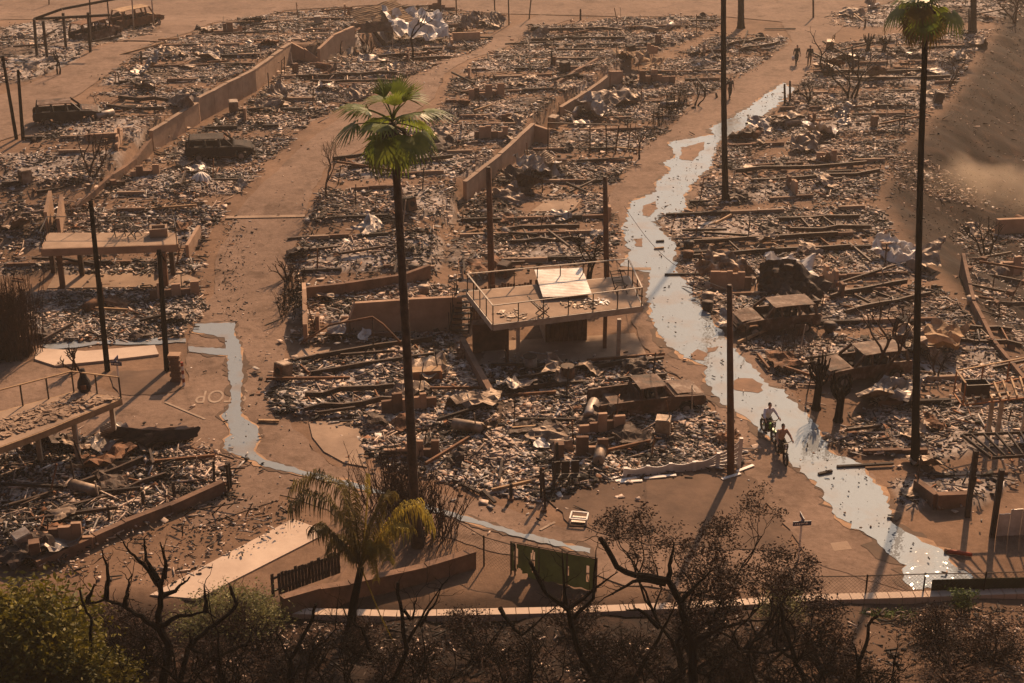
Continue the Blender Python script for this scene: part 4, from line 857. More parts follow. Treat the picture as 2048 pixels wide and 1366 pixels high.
def bike(label, loc, rz, accent):
    o = thing('electric_bike', label, 'bike', loc, rz)
    for y in (-.62, .62):
        w_ = MB(); n = 26; P = [(0, y + .28 * math.cos(2 * math.pi * k / n), .34 + .28 * math.sin(2 * math.pi * k / n)) for k in range(n + 1)]; w_.tube(P, .06, 8, False)
        wh = w_.build('wheel', 'rubber', o, True); hb = MB(); hb.tube([(-.06, y, .34), (.06, y, .34)], .05, 8)
        for k in range(10): hb.bar((0, y, .34), (0, y + .24 * math.cos(k * .628), .34 + .24 * math.sin(k * .628)), .012)
        hb.build('spokes', 'galv', wh)
    for s in (-.07, .07): MB().tube([(s, -.62, .34), (s, -.45, .95)], .025, 6).build('fork', 'blacksteel', o)
    MB().tube([(0, -.45, .85), (0, -.1, .52), (0, .25, .45), (0, .62, .36)], .035, 6).build('frame', accent, o)
    MB().box((0, -.02, .66), (.16, .5, .26), 0, -.15).build('tank', accent, o); MB().box((0, .05, .44), (.17, .36, .2)).build('motor', 'blacksteel', o)
    MB().box((0, .32, .83), (.22, .72, .09), 0, .04).build('seat', 'rubber', o); MB().tube([(0, .62, .36), (0, .5, .8)], .025, 6).build('seat_stay', 'blacksteel', o)
    MB().tube([(-.38, -.3, 1.08), (-.15, -.42, 1.05), (.15, -.42, 1.05), (.38, -.3, 1.08)], .018, 6).build('handlebar', 'blacksteel', o)
    for s in (-.36, .36): MB().tube([(s * .8, -.34, 1.075), (s * 1.08, -.285, 1.085)], .026, 6).build('grip', 'rubber', o)
    MB().box((0, -.52, .92), (.2, .08, .26)).build('headlight_housing', 'blacksteel', o)
    for z in (.86, .98): MB().ball((0, -.565, z), (.055, .02, .04)).build('headlight', 'lamp', o, True)
    MB().box((0, -.62, .66), (.12, .4, .02), 0, .1).build('front_fender', accent, o); MB().box((0, .62, .68), (.14, .4, .02), 0, -.1).build('rear_fender', 'blacksteel', o)
    for s in (-.2, .2): MB().tube([(0, -.05, .32), (s, -.1, .3)], .018, 5).build('peg', 'blacksteel', o)
    return o
p1 = gp(1536, 874); p2 = gp(1562, 918)
bike('black electric bike with lime green tank under the white shirted rider', p1, R(14), 'limegreen'); person('rider in white long sleeved shirt steering the lime bike', p1, R(14), RIDE, 'whitecloth', 'darkcloth')
bike('black electric bike with chunky tyres under the tan shirted rider', p2, R(8), 'blacksteel'); person('rider in tan top on the all black bike', p2, R(8), RIDE, 'tancloth', 'darkcloth')
WALK = dict(pelvis=(0, 0, .95), chest=(0, -.02, 1.32), neck=(0, -.02, 1.52), head=(0, -.04, 1.68), shl=(-.2, 0, 1.45), shr=(.2, 0, 1.45), ell=(-.27, .06, 1.17), elr=(.27, -.02, 1.17), wrl=(-.28, .0, .92), wrr=(.28, -.12, .94), hpl=(-.1, 0, .92), hpr=(.1, 0, .92), knl=(-.11, -.12, .5), knr=(.11, .02, .5), anl=(-.11, -.2, .09), anr=(.11, .22, .11))
q = gp(1592, 130); person('walker in black clothes carrying a pale bag', q, R(15), WALK, 'darkcloth', 'darkcloth')
bg_ = thing('carrier_bag', 'pale bag hanging from the hand of a walker', 'bag', q + Vector((-.3, -.05, .42)), 0)
MB().tube([(0, 0, 0), (0, 0, .15), (0, 0, .36), (0, 0, .4)], [.1, .16, .13, .04], 10).build('sack', 'whitesheet', bg_, True); MB().tube([(-.06, 0, .38), (0, 0, .52), (.06, 0, .38)], .012, 5).build('handle', 'whitesheet', bg_)
person('walker in dark top and khaki trousers on the dusty street', gp(1618, 131), R(-10), WALK, 'darkcloth', 'khaki')
person('dark dressed person half hidden by the bare palm trunk', gp(1459, 198), R(20), WALK, 'darkcloth', 'darkcloth', 'hair', False)
# ================================================================ larger debris: one object each
def crumple(seed, w_, l_, amp, nu=9, nv=7, rib=0):
    g = np.random.default_rng(seed); ox, oy = g.uniform(0, 80, 2); f1 = g.uniform(.7, 1.6); cu = g.uniform(-.5, .9)
    def fn(u, v):
        x, y = (u - .5) * l_, (v - .5) * w_
        z = (float(fbm(np.array([x + ox]), np.array([y + oy]), f1)[0]) - .35) * amp * .6 + abs(float(vnoise(np.array([x + oy]), np.array([y - x + ox]), f1 * 1.9)[0]) - .5) * amp * .75 + cu * .22 * (2 * u - 1) ** 2 * w_ + (.03 * math.cos(v * nv * math.pi) if rib else 0)
        return (x * (1 - .1 * abs(cu)) + .12 * math.sin(v * 5 + ox), y + .12 * math.sin(u * 6 + oy), z + .05)
    b = MB().grid(fn, nu, nv); n = len(b.v); b.v += [(x, y, z - .018) for x, y, z in b.v]; b.f += [tuple(reversed([i + n for i in q])) for q in b.f]
    return b
SHEETS = {m: [crumple(i * 7 + k, 1.0 + .25 * i, 1.6 + .3 * i, .7 + .12 * i).mesh('metal_sheet', m) for i in range(5)] for k, m in enumerate(('sheet', 'galv', 'rust', 'whitesheet', 'steel'))}
BEAMS = {m: [MB().bar((-L_ / 2, 0, .06), (L_ / 2, .05, .07 + .03 * L_), .11, .14).mesh('beam', m) for L_ in (1.8, 2.8, 4.2)] for m in ('charwood', 'steel', 'rust', 'palewood')}
def inlot(key, g):
    P = LOTS[key]; xs = [p.x for p in P]; ys = [p.y for p in P]
    for _ in range(200):
        x, y = g.uniform(min(xs), max(xs)), g.uniform(min(ys), max(ys))
        if inpoly(np.array([x]), np.array([y]), P)[0] and not any(inpoly(np.array([x]), np.array([y]), Q)[0] for Q in CLEAR): break
    return Vector((x, y, h1(x, y) + float(pile(np.array([x]), np.array([y]))[0]) * .5))
WHERE = {'farcorner': 'by the gutted vans', 'upperleft': 'above the long retaining wall', 'betweenwalls': 'below the long retaining wall', 'belowdeck': 'in front of the tan column deck', 'nearleft': 'inside the low foundation wall', 'middle': 'uphill of the stucco wall', 'tilefield': 'among broken tiles round the palm', 'truckyard': 'round the gutted pickup truck', 'besidewater': 'between the orange wall and floodwater', 'acrosswater': 'across the floodwater from the deck', 'gully': 'on the lots below the dirt bank', 'fartop': 'beyond the far street bend'}
CNT = {'farcorner': (5, 6, 1), 'upperleft': (22, 24, 5), 'betweenwalls': (22, 24, 6), 'belowdeck': (5, 6, 1), 'nearleft': (12, 14, 3), 'middle': (30, 30, 8), 'tilefield': (10, 16, 2), 'truckyard': (12, 16, 4), 'besidewater': (24, 20, 5), 'acrosswater': (46, 46, 8), 'gully': (4, 6, 1), 'fartop': (4, 6, 1)}
SN = {'sheet': 'scorched tan sheet', 'galv': 'buckled grey sheet', 'rust': 'rusty sheet', 'whitesheet': 'pale curled sheet', 'steel': 'blackened sheet'}
BN = {'charwood': 'charred timber beam', 'steel': 'blackened steel bar', 'rust': 'rusty steel bar', 'palewood': 'unburnt pale plank'}
g = random.Random(5)
def appliance(p, key, k):
    t = k % 3; rz = g.uniform(0, 6)
    if t == 0:
        o = thing('water_heater', 'fallen scorched water heater tank ' + WHERE[key], 'tank', p, rz, 'tanks ' + WHERE[key])
        MB().tube([(-.75, 0, .26), (-.72, 0, .27), (.72, 0, .3), (.75, 0, .3)], [.2, .27, .27, .2], 12).build('tank', g.choice(['galv', 'rust', 'sheet']), o, True)
        MB().tube([(.75, 0, .3), (.95, 0, .35)], .04, 6).build('pipe', 'steel', o)
    elif t == 1:
        o = thing('burnt_appliance', 'burnt box shaped appliance shell ' + WHERE[key], 'appliance', p, rz, 'appliances ' + WHERE[key]); o.rotation_euler[0] = g.uniform(-.25, .25)
        m_ = g.choice(['steel', 'galv', 'char', 'sheet'])
        MB().box((0, 0, .42), (.68, .66, .85)).build('cabinet', m_, o); dr = MB().box((0, -.345, .42), (.6, .03, .7)).build('door', 'rust', o); MB().tube([(0, -.36, .45), (0, -.385, .45)], .18, 12).build('window', 'char', dr)
        MB().box((0, 0, .86), (.6, .58, .025)).build('top', m_, o)
    else:
        o = thing('brick_pier', 'small block pier standing in the ash ' + WHERE[key], 'pier', p, rz, 'piers ' + WHERE[key])
        for i in range(4): MB().box((g.uniform(-.02, .02), 0, .11 + i * .205), (.42, .4, .195), g.uniform(-.06, .06)).build('block', 'block', o)
for key, (ns, nb, na) in CNT.items():
    for i in range(ns):
        m_ = g.choice(['sheet', 'sheet', 'galv', 'rust', 'steel', 'steel', 'whitesheet' if i % 4 == 0 else 'sheet']); p = inlot(key, g)
        o = link('metal_sheet', g.choice(SHEETS[m_]), None, p + Vector((0, 0, .12)), g.uniform(0, 6.28)); o.rotation_euler[0] = g.gauss(0, .3); o.rotation_euler[1] = g.gauss(0, .25); s = g.uniform(.4, .95); o.scale = (s, s, s)
        tag(o, SN[m_] + ' lying crumpled ' + WHERE[key], 'sheet', SN[m_] + 's ' + WHERE[key])
    for i in range(int(nb * .6)):
        m_ = g.choice(['charwood', 'charwood', 'steel', 'rust', 'palewood' if i % 3 == 0 else 'steel']); p = inlot(key, g)
        o = link('fallen_beam', g.choice(BEAMS[m_]), None, p + Vector((0, 0, .15)), g.choice([R(8), R(8), R(10), R(100), g.uniform(0, 3)]) + g.gauss(0, .15)); o.rotation_euler[1] = g.gauss(0, .08)
        tag(o, BN[m_] + ' fallen ' + WHERE[key], 'beam', BN[m_] + 's ' + WHERE[key])
    for i in range(na): appliance(inlot(key, g), key, i)
for key, (n1, n2) in {'upperleft': (16, 5), 'betweenwalls': (18, 5), 'middle': (26, 7), 'nearleft': (7, 1), 'tilefield': (8, 2), 'truckyard': (10, 2), 'besidewater': (16, 4), 'acrosswater': (34, 8), 'belowdeck': (4, 1), 'gully': (4, 1), 'fartop': (4, 1)}.items():
    for i in range(n1):
        p = inlot(key, g); h_ = g.uniform(.6, 1.9); m_ = g.choice(['steel', 'charwood', 'rust', 'railpale']); o = thing('standing_pipe', 'thin upright pipe left standing ' + WHERE[key], 'pipe', p, g.uniform(0, 6), 'standing pipes ' + WHERE[key]); ln = Vector((g.gauss(0, .12), g.gauss(0, .12), 1))
        MB().tube([(0, 0, -.1), ln * h_], g.uniform(.025, .05), 5).build('pipe', m_, o)
        if i % 2: MB().bar(ln * h_ * .9 - Vector((.0, 0, 0)), ln * h_ * .9 + Vector((g.uniform(.2, .6), 0, g.uniform(-.2, .05))), .035).build('cross_pipe', m_, o)
    for i in range(n2):
        p = inlot(key, g); o = thing('wall_stub', 'ragged low wall stub left standing ' + WHERE[key], 'wall', p, g.choice([R(6), R(96)]) + g.gauss(0, .08), 'wall stubs ' + WHERE[key]); x = 0
        for k in range(g.randint(3, 6)): w_ = g.uniform(.3, .6); hh = g.uniform(.3, 1.1); MB().box((x + w_ / 2, 0, hh / 2 - .1), (w_ * .97, .18, hh + .2)).build('block', g.choice(['stucco', 'block', 'stucco']), o); x += w_
def chassis(label, a, b_, wd, mat='steel', nx=4, z=.3, skew=0.):
    A, B = gp(*a), gp(*b_); d = B - A; L_ = Vector((d.x, d.y, 0)).length; o = thing('trailer_chassis', label, 'trailer frame', A, math.atan2(d.y, d.x))
    for y in (0, wd):
        bb = MB(); k0 = rnd.uniform(.0, .12); P_ = [Vector((L_ * (k0 + (1 - k0) * t / 5), y + rnd.gauss(0, .06), z + d.z * t / 5 + rnd.gauss(0, .05))) for t in range(6)]
        for u, v in zip(P_[:-1], P_[1:]): bb.bar(u, v, .12, .26)
        bb.build('main_beam', mat, o)
    for i in range(nx): x = L_ * (i + .4) / nx; x += rnd.uniform(-.5, .5); MB().bar((x, .07, z - .02), (x + rnd.uniform(-.35, .35), wd * rnd.choice([1, 1, .6]) - .07, z - rnd.uniform(.02, .2)), .07, .14).build('crossmember', mat if i % 3 else 'rust', o)
    for i in range(4):
        for y in (0, wd): MB().box((L_ * (i + .5) / 4, y, (z - .14) / 2 - .05), (.35, .35, max(.1, z - .04))).build('pier', 'block', o)
for c in [('scorched trailer chassis uphill of the brown stucco wall', (582, 512), (885, 497), 2.2), ('long trailer chassis below the small orange pad', (590, 762), (888, 716), 2.0), ('trailer chassis half buried at the edge of tiles', (600, 832), (800, 808), 1.6), ('trailer chassis between carport floor and pickup', (1005, 790), (1330, 760), 1.9), ('trailer chassis under the two thin black trees', (1690, 632), (1860, 598), 2.2), ('trailer frame like a grid on the lower lots', (1975, 618), (2080, 618), 3.5), ('trailer chassis above the leaning bare tree', (672, 345), (905, 322), 2.4), ('trailer chassis near the return wall', (612, 172), (795, 168), 2.4), ('trailer frame with raised rim in the far lots', (1056, 84), (1250, 82), 4.0), ('trailer chassis across from the bare palm trunk', (1490, 372), (1760, 352), 2.3), ('trailer chassis low on the dark bank', (1385, 520), (1700, 502), 2.2), ('trailer chassis behind the dark parked wreck', (200, 218), (330, 226), 2.4), ('trailer chassis beside the upper mud bank', (1570, 470), (1740, 462), 2.2), ('far trailer chassis near the walkers', (1680, 165), (1900, 160), 2.4), ('trailer chassis below the crumpled white roof', (760, 132), (900, 120), 2.2), ('trailer chassis uphill of the tan column deck', (60, 395), (250, 372), 2.2), ('trailer chassis beyond the utility poles', (1010, 492), (1170, 486), 2.4), ('trailer frame inside the foundation wall', (60, 1060), (330, 960), 1.8), ('trailer chassis beside the tallest dark palm', (1890, 690), (2040, 700), 2.0), ('trailer chassis near the three walkers bend', (1480, 105), (1560, 92), 2.2)]: chassis(*c)
# low footings of the burnt homes
for key in ('upperleft', 'betweenwalls', 'middle', 'besidewater', 'acrosswater'):
    p_, du, ph = ROWS[key]; P = LOTS[key]; xs = np.arange(min(q.x for q in P), max(q.x for q in P), .6); ys = [q.y for q in P]
    T0 = min(row_t(key, np.array([x]), np.array([min(ys)]))[0] for x in xs); T1 = max(row_t(key, np.array([x]), np.array([max(ys)]))[0] for x in xs)
    for k in range(int(T0), int(T1) + 1):
        for sgm in (.04, du - .04):
            pts_ = []
            for x in xs:
                y = (k + sgm) * p_ - ph + .1 * x
                for _ in range(3): y = (k + sgm) * p_ - ph + .1 * x - 1.2 * (vnoise(x, y, .07) - .5)
                pts_.append((x, float(y)))
            A_ = np.array(pts_); ok = inpoly(A_[:, 0], A_[:, 1], P)
            for Q in CLEAR: ok &= ~inpoly(A_[:, 0], A_[:, 1], Q)
            if ok.sum() < 5: continue
            i0 = int(np.argmax(ok)); o = thing('house_footing', ('front' if sgm < .1 else 'rear') + ' footing line of a burnt home ' + WHERE[key], 'footing', (A_[i0, 0], A_[i0, 1], h1(*A_[i0])), 0, 'home footings ' + WHERE[key]); A0 = Vector(o.location); i = i0
            while i < len(A_) - 4:
                st_ = g.randint(2, 4)
                if ok[i] and ok[i + st_] and g.random() < .5:
                    u, v = [Vector((A_[m][0], A_[m][1], h1(*A_[m]) + .12)) - A0 for m in (i, i + st_)]; v = u.lerp(v, .985); MB().bar(u, v, .2, g.uniform(.25, .42)).build('footing', g.choice(['block', 'concrete', 'charwood', 'block']), o)
                i += st_
            if not o.children: bpy.data.objects.remove(o)
# special pieces
def big_sheet(name, label, px, w_, l_, amp, mat, rz, seed, rx=0., ry=0., lift=.3, rib=0, nu=14, nv=12):
    p = gp(*px); b = crumple(seed, w_, l_, amp, nu, nv, rib); o = b.build(name, mat, None, False, p + Vector((0, 0, lift)), rz); o.rotation_euler[0] = rx; o.rotation_euler[1] = ry
    return tag(o, label, 'sheet')
big_sheet('roof_sheet', 'large crumpled white roof sheet above the tan walls', (830, 78), 5.2, 5.6, 2.0, 'whitesheet', .3, 3, R(16), .1, 1.0)
big_sheet('roof_sheet', 'ribbed tan roof panel leaning beside the white sheet', (765, 48), 3.6, 5.2, .4, 'palewood', .6, 5, R(25), -.1, .7, 1, 10, 30)
big_sheet('roof_sheet', 'flat tan siding strip in front of the white roof sheet', (745, 68), 1.0, 4.0, .2, 'sheet', 0, 8, R(50), 0, .5, 1, 8, 20)
big_sheet('roof_sheet', 'pale draped sheet beside the low orange wall', (1225, 208), 3.2, 5.5, 1.6, 'sheet', .5, 12, .1, .1, .3)
big_sheet('roof_sheet', 'grey buckled sheet at the end of the draped sheet', (1180, 232), 2.4, 3.6, 1.6, 'galv', 1.2, 14, .3, .1, .3)
big_sheet('roof_sheet', 'grey green folded sheet under the orange retaining wall', (1075, 352), 2.6, 3.4, 2.2, 'galv', .3, 21, .2, .3, .3)
big_sheet('roof_sheet', 'dark folded sheet in the heap by the orange wall', (1040, 378), 2.2, 3.2, 1.8, 'steel', 2.0, 22, .2, 0, .3)
big_sheet('roof_sheet', 'ribbed fan of pale siding in the folded sheet heap', (1090, 340), 1.8, 2.2, 1.0, 'sheet', .9, 23, .5, .1, .6, 1, 8, 26)
for i, (x, y, m_, s) in enumerate([(1572, 250, 'sheet', 1.6), (1640, 275, 'whitesheet', 1.8), (1610, 300, 'sheet', 2.0), (1690, 240, 'galv', 1.4), (1660, 150, 'galv', 1.4), (1750, 160, 'sheet', 1.6), (1450, 560, 'sheet', 2.2), (1580, 560, 'whitesheet', 2.2), (1790, 520, 'whitesheet', 2.0), (1850, 530, 'sheet', 2.0), (1840, 710, 'sheet', 2.2), (1880, 700, 'palewood', 2.0), (1560, 590, 'steel', 2.2), (1600, 610, 'steel', 2.4), (300, 145, 'galv', 1.8), (560, 200, 'sheet', 1.6), (1300, 140, 'palewood', 1.6), (1260, 120, 'palewood', 1.8), (940, 62, 'sheet', 2.2), (990, 52, 'sheet', 1.6), (1800, 805, 'galv', 1.8), (1755, 810, 'sheet', 1.7), (540, 220, 'sheet', 1.4)]):
    big_sheet('roof_sheet', ['curled', 'twisted', 'torn'][i % 3] + ' ' + SN[m_] .replace('sheet', 'roof sheet') .replace('unburnt', '') + ' heaped in debris' if m_ in SN else 'torn splintered wooden roof panel heaped in debris', (x, y), s, s * 1.5, s * .7, m_, g.uniform(0, 6), 30 + i, g.gauss(0, .3), g.gauss(0, .3), .35)['group'] = 'torn roof sheets heaped in debris'
for i in range(9):
    p = gp(250 + i * 12, 885 + (i % 3) * 6); b = crumple(80 + i, .7, 2.6, .25, 8, 14, 1)
    o = b.build('ribbed_sheet', ['galv', 'sheet', 'steel'][i % 3], None, False, p + Vector((0, 0, .35 + .1 * (i % 3))), R(-25 + 6 * i)); o.rotation_euler[0] = .25
    tag(o, 'ribbed metal roof panel splayed on top of the heap in the foundation wall', 'sheet', 'splayed ribbed panels')
p = gp(403, 366); o = thing('ribbed_dome', 'small pale ribbed dome in the rubble near the blackened car', 'dome', p)
for k in range(10): a = k * .628; MB().tube([(.55 * math.cos(a), .55 * math.sin(a), 0), (.48 * math.cos(a), .48 * math.sin(a), .35), (.2 * math.cos(a), .2 * math.sin(a), .62), (0, 0, .75)], [.17, .15, .09, .04], 6).build('rib', 'white', o, True)
p = gp(850, 760); o = thing('yellow_cabinet', 'overturned yellowish metal cabinet next to the palm trunk', 'cabinet', p, R(8))
MB().box((0, 0, .3), (1.7, .7, .55)).build('case', 'rustorange', o); MB().box((0, -.0, .6), (1.6, .62, .03)).build('lid', 'palewood', o); MB().box((.2, -.36, .3), (1.0, .03, .4)).build('drawer', 'rust', o)
for px, lb, m_ in [((1135, 765), 'upright rusty drum beside the carport floor', 'rust'), ((1060, 745), 'dented tan drum lying by the carport column', 'sheet')]:
    p = gp(*px); o = thing('steel_drum', lb, 'drum', p)
    MB().tube([(0, 0, 0), (0, 0, .3), (0, 0, .32), (0, 0, .6), (0, 0, .62), (0, 0, .9)], [.34, .34, .36, .36, .34, .34], 14).build('shell', m_, o, True); MB().tube([(0, 0, .9), (0, 0, .93)], .36, 14).build('rim', 'steel', o)
for i, px in enumerate([(1377, 500), (1376, 520), (1416, 605), (1414, 622), (1600, 668), (1943, 612), (1658, 665), (842, 612), (848, 590), (828, 548)]):
    p = gp(*px); o = thing('plant_pot', 'round scorched plant pot standing in the debris', 'pot', p, 0, 'round scorched plant pots')
    MB().tube([(0, 0, 0), (0, 0, .25), (0, 0, .55), (0, 0, .57), (0, 0, .3)], [.2, .3, .34, .29, .25], 12).build('pot', ['steel', 'rust', 'sheet'][i % 3], o, True); MB().tube([(0, 0, .4), (0, 0, .47)], .28, 10).build('soil', 'char', o)
o = thing('fallen_arch', 'bent steel pipe arch collapsed before the stucco wall', 'pipe', gp(600, 690)); A = o.location
q_ = [Vector((0, 0, .1))] + [pY(*k, A.y - .8) - A for k in [(660, 650), (745, 634), (765, 648), (800, 684)]]; MB().tube(q_, .06, 6).build('pipe', 'rust', o); MB().bar(q_[2], q_[2] * 1. - Vector((0, 0, q_[2].z - .05)), .06).build('prop', 'steel', o)
def frame_of(name, label, cat, segs, mat, wd=.1):
    o = thing(name, label, cat, gp(*segs[0][0]))
    A = o.location
    for a, b_, base, nm in segs:
        B = gp(*base); MB().bar(pY(*a, B.y) - A, pY(*b_, B.y) - A, wd).build(nm, mat, o)
frame_of('pergola_frame', 'thin bent pergola frame under the draped pale sheets', 'frame', [((1096, 305), (1096, 246), (1096, 305), 'post'), ((1096, 246), (1236, 250), (1180, 305), 'top_bar'), ((1180, 308), (1180, 250), (1180, 308), 'post'), ((1213, 308), (1212, 249), (1213, 308), 'post'), ((1230, 308), (1238, 250), (1230, 308), 'post'), ((1256, 268), (1255, 238), (1256, 268), 'post')], 'steel', .09)
frame_of('carport_frame', 'dark timber carport frame left standing by gutted vans', 'frame', [((74, 112), (68, 38), (74, 112), 'post'), ((95, 118), (86, 42), (95, 118), 'post'), ((132, 96), (126, 26), (132, 96), 'post'), ((68, 38), (124, 18), (100, 105), 'beam'), ((68, 38), (220, 30), (100, 105), 'beam'), ((124, 18), (250, -6), (150, 85), 'beam'), ((181, 105), (176, 25), (181, 105), 'post')], 'charwood', .2)
frame_of('bed_frame', 'flattened metal gate frame lying on the dusty yard', 'frame', [((300, 1035), (480, 1005), (400, 1020), 'bar'), ((345, 1050), (485, 1050), (420, 1050), 'bar'), ((400, 1005), (345, 1050), (380, 1030), 'bar'), ((505, 1006), (482, 1050), (490, 1030), 'bar'), ((450, 1005), (400, 1052), (430, 1030), 'bar'), ((300, 1035), (345, 1050), (320, 1042), 'bar'), ((365, 1075), (365, 1050), (365, 1078), 'leg')], 'steel', .05)
o = thing('red_pipe', 'red painted pipe lying at the edge of floodwater', 'pipe', gp(1890, 1108), R(-12)); MB().tube([(0, 0, .12), (.5, 0, .14), (1.05, 0, .1)], [.09, .1, .08], 8).build('pipe', 'redpaint', o, True); MB().tube([(-.04, 0, .12), (.06, 0, .12)], .13, 8).build('flange', 'rust', o)
o = thing('luggage_frame', 'overturned pale metal cart frame on the bare dirt', 'frame', gp(1158, 1044), R(-10))
for a, b_ in (((-.35, -.3, .3), (.35, -.3, .3)), ((-.35, .3, .3), (.35, .3, .3)), ((-.35, -.3, .3), (-.35, .3, .3)), ((.35, -.3, .3), (.35, .3, .3)), ((-.35, -.3, 0), (-.35, -.3, .3)), ((.35, -.3, 0), (.35, -.3, .3)), ((-.35, .3, 0), (-.35, .3, .3)), ((.35, .3, 0), (.35, .3, .3))): MB().bar(a, b_, .06).build('bar', 'white', o)
MB().box((0, 0, .12), (.6, .5, .04)).build('shelf', 'galv', o)
for i, (px, L_, rz) in enumerate([((538, 846), 1.0, -.1), ((943, 982), 1.1, -.8), ((978, 998), 1.2, -1.1), ((1730, 935), 2.6, .1), ((1250, 300), 2.6, -.4), ((640, 745), 2.0, -.3), ((1560, 60), 3.0, 0), ((1320, 486), .5, .1), ((1318, 500), .6, .15), ((1370, 552), 2.4, .05), ((1760, 318), 3.2, -.02), ((1650, 950), .7, .4)]):
    p = gp(*px); o = link('loose_plank', MB().bar((-L_ / 2, 0, .08), (L_ / 2, 0, .1), .14, .09).mesh('loose_plank', 'charwood' if i % 4 else 'palewood'), None, p + Vector((0, 0, .04)), rz); tag(o, 'single loose charred plank lying apart from the rubble' if i % 4 else 'single loose pale plank lying apart from the rubble', 'plank', 'loose planks')
# ---------------------------------------------------------------- melted vinyl fence
bs = [(1250, 956), (1295, 951), (1341, 945), (1388, 941), (1435, 935), (1478, 936)]; tp = [936, 931, 926, 923, 906, 876]
A = gp(*bs[0]); o = thing('vinyl_fence', 'melted wavy white vinyl fence beside the utility pole', 'fence', A); PB = [gp(*q) for q in bs]; HT = [(pY(q[0], t, P.y) - P).z for q, t, P in zip(bs, tp, PB)]
for P, h_ in zip(PB, HT): MB().box(P - A + Vector((0, 0, h_ / 2)), (.16, .12, h_), rnd.uniform(-.1, .1), 0, rnd.uniform(-.08, .08)).build('post', 'white', o)
for i in range(5):
    for k in range(5):
        f = .15 + .19 * k; a = PB[i] - A + Vector((0, 0, HT[i] * f)); b_ = PB[i + 1] - A + Vector((0, 0, HT[i + 1] * f)); sg = .12 + .05 * rnd.random()
        rl = MB()
        for j in range(5):
            u, v = j / 5, (j + 1) / 5; rl.bar(a.lerp(b_, u) - Vector((0, 0, sg * 4 * u * (1 - u) * f)), a.lerp(b_, v) - Vector((0, 0, sg * 4 * v * (1 - v) * f)), .035, .09)
        rl.build('rail', 'white', o)
for i, (px, rz) in enumerate([((1240, 955), .5), ((1252, 962), .3), ((1262, 966), .1), ((1310, 958), .15), ((1330, 955), .1), ((1490, 940), .6), ((1462, 956), .5)]):
    o = link('fence_rail', MB().bar((-.5, 0, .05), (.5, 0, .07), .16, .04).mesh('fence_rail', 'white'), None, gp(*px) + Vector((0, 0, .03)), rz); tag(o, 'loose white vinyl rail lying by the melted fence', 'rail', 'loose white rails')
# ---------------------------------------------------------------- street signs
def street_sign(label, base, top, w1, rz):
    B = gp(*base); h_ = (pY(*top, B.y) - B).z; o = thing('street_sign', label, 'sign', B, rz)
    MB().tube([(0, 0, -.1), (0, 0, h_)], .045, 8).build('post', 'white', o)
    bl = MB().box((0, -.06, h_ - .12), (w1, .025, .2)).build('name_blade', 'signblue', o); b2 = MB().box((0, .0, h_ + .12), (.025, w1 * .8, .2)).build('name_blade', 'signblue', o)
    MB().tube([(0, 0, h_), (0, 0, h_ + .22)], .02, 6).build('bracket', 'galv', o)
    x = -w1 * .36
    while x < w1 * .36:
        ww = rnd.uniform(.03, .07); MB().box((x, -.075, h_ - .12 + rnd.uniform(-.01, .01)), (ww, .006, rnd.uniform(.05, .09))).build('letter_mark', 'white', bl); x += ww + .03
street_sign('white post with crossed blue street name blades at dirt corner', (1597, 1118), (1597, 1040), .75, R(6)); street_sign('crossed blue street name blades beside the burnt palm trunk', (241, 792), (238, 722), .55, R(-8))
p = gp(354, 762); o = thing('gate_pier', 'red brick gate pier at the pavement end', 'pier', p)
for i in range(9):
    for k in range(2): MB().box(((-.13 + .26 * k) + (.04 if i % 2 else -.04), 0, .08 + i * .15), (.25, .4, .14)).build('brick', 'block', o)
MB().box((0, 0, 1.45), (.6, .5, .1)).build('cap', 'stucco', o)
o = thing('hydrant_marker', 'striped red and pale marker post beside the brick pier', 'post', gp(368, 772))
for i in range(6): MB().tube([(0, 0, i * .22), (0, 0, i * .22 + .215)], .07, 8).build('band', 'redpaint' if i % 2 else 'white', o)
# ================================================================ burnt trees and shrubs
def grow(b, p, d, L_, r, depth, g, tips, wob=.25, up=.15, kids=(2, 3), sh=.72, ang=.6, n=5):
    P = [p]; q = p.copy(); dd = d.copy(); k = 4 if depth > 1 else 3
    for i in range(k):
        dd = (dd + Vector((g.gauss(0, wob), g.gauss(0, wob), g.gauss(0, wob * .7) + up * .3))).normalized(); q = q + dd * L_ / k; P.append(q.copy())
    b.tube(P, [r * (1 - .4 * i / k) for i in range(k + 1)], n, False)
    if depth <= 0: tips.append((q, dd)); return
    for j in range(g.randint(*kids)):
        e = Vector((g.gauss(0, 1), g.gauss(0, 1), g.gauss(0, .7))); e = (e - dd * e.dot(dd)); e = e.normalized() if e.length > .01 else Vector((1, 0, 0))
        nd = (dd * math.cos(ang) + e * math.sin(ang) * g.uniform(.6, 1.3) + Vector((0, 0, up))).normalized()
        st = P[-1] if j < 2 else P[-2]
        grow(b, st, nd, L_ * sh * g.uniform(.75, 1.1), r * .6, depth - 1, g, tips, wob, up, kids, sh, ang, max(3, n - 1))
def leaves(b, cs, n, spread, size, g, flat=.5):
    cs = np.array([tuple(c) for c in cs]); i = g.integers(0, len(cs), n); c = cs[i] + g.normal(0, 1, (n, 3)) * np.array(spread)
    a = g.normal(0, 1, (n, 3)); a[:, 2] *= flat; a /= np.linalg.norm(a, axis=1)[:, None]; e = g.normal(0, 1, (n, 3)); e -= a * (a * e).sum(1)[:, None]; e /= np.linalg.norm(e, axis=1)[:, None]
    s = (size * g.uniform(.6, 1.4, n))[:, None]; v = np.stack([c - a * s, c + e * s * .42, c + a * s, c - e * s * .42], 1).reshape(-1, 3)
    o = len(b.v); b.v += [tuple(q) for q in v.tolist()]; b.f += [(o + 4 * k, o + 4 * k + 1, o + 4 * k + 2, o + 4 * k + 3) for k in range(n)]
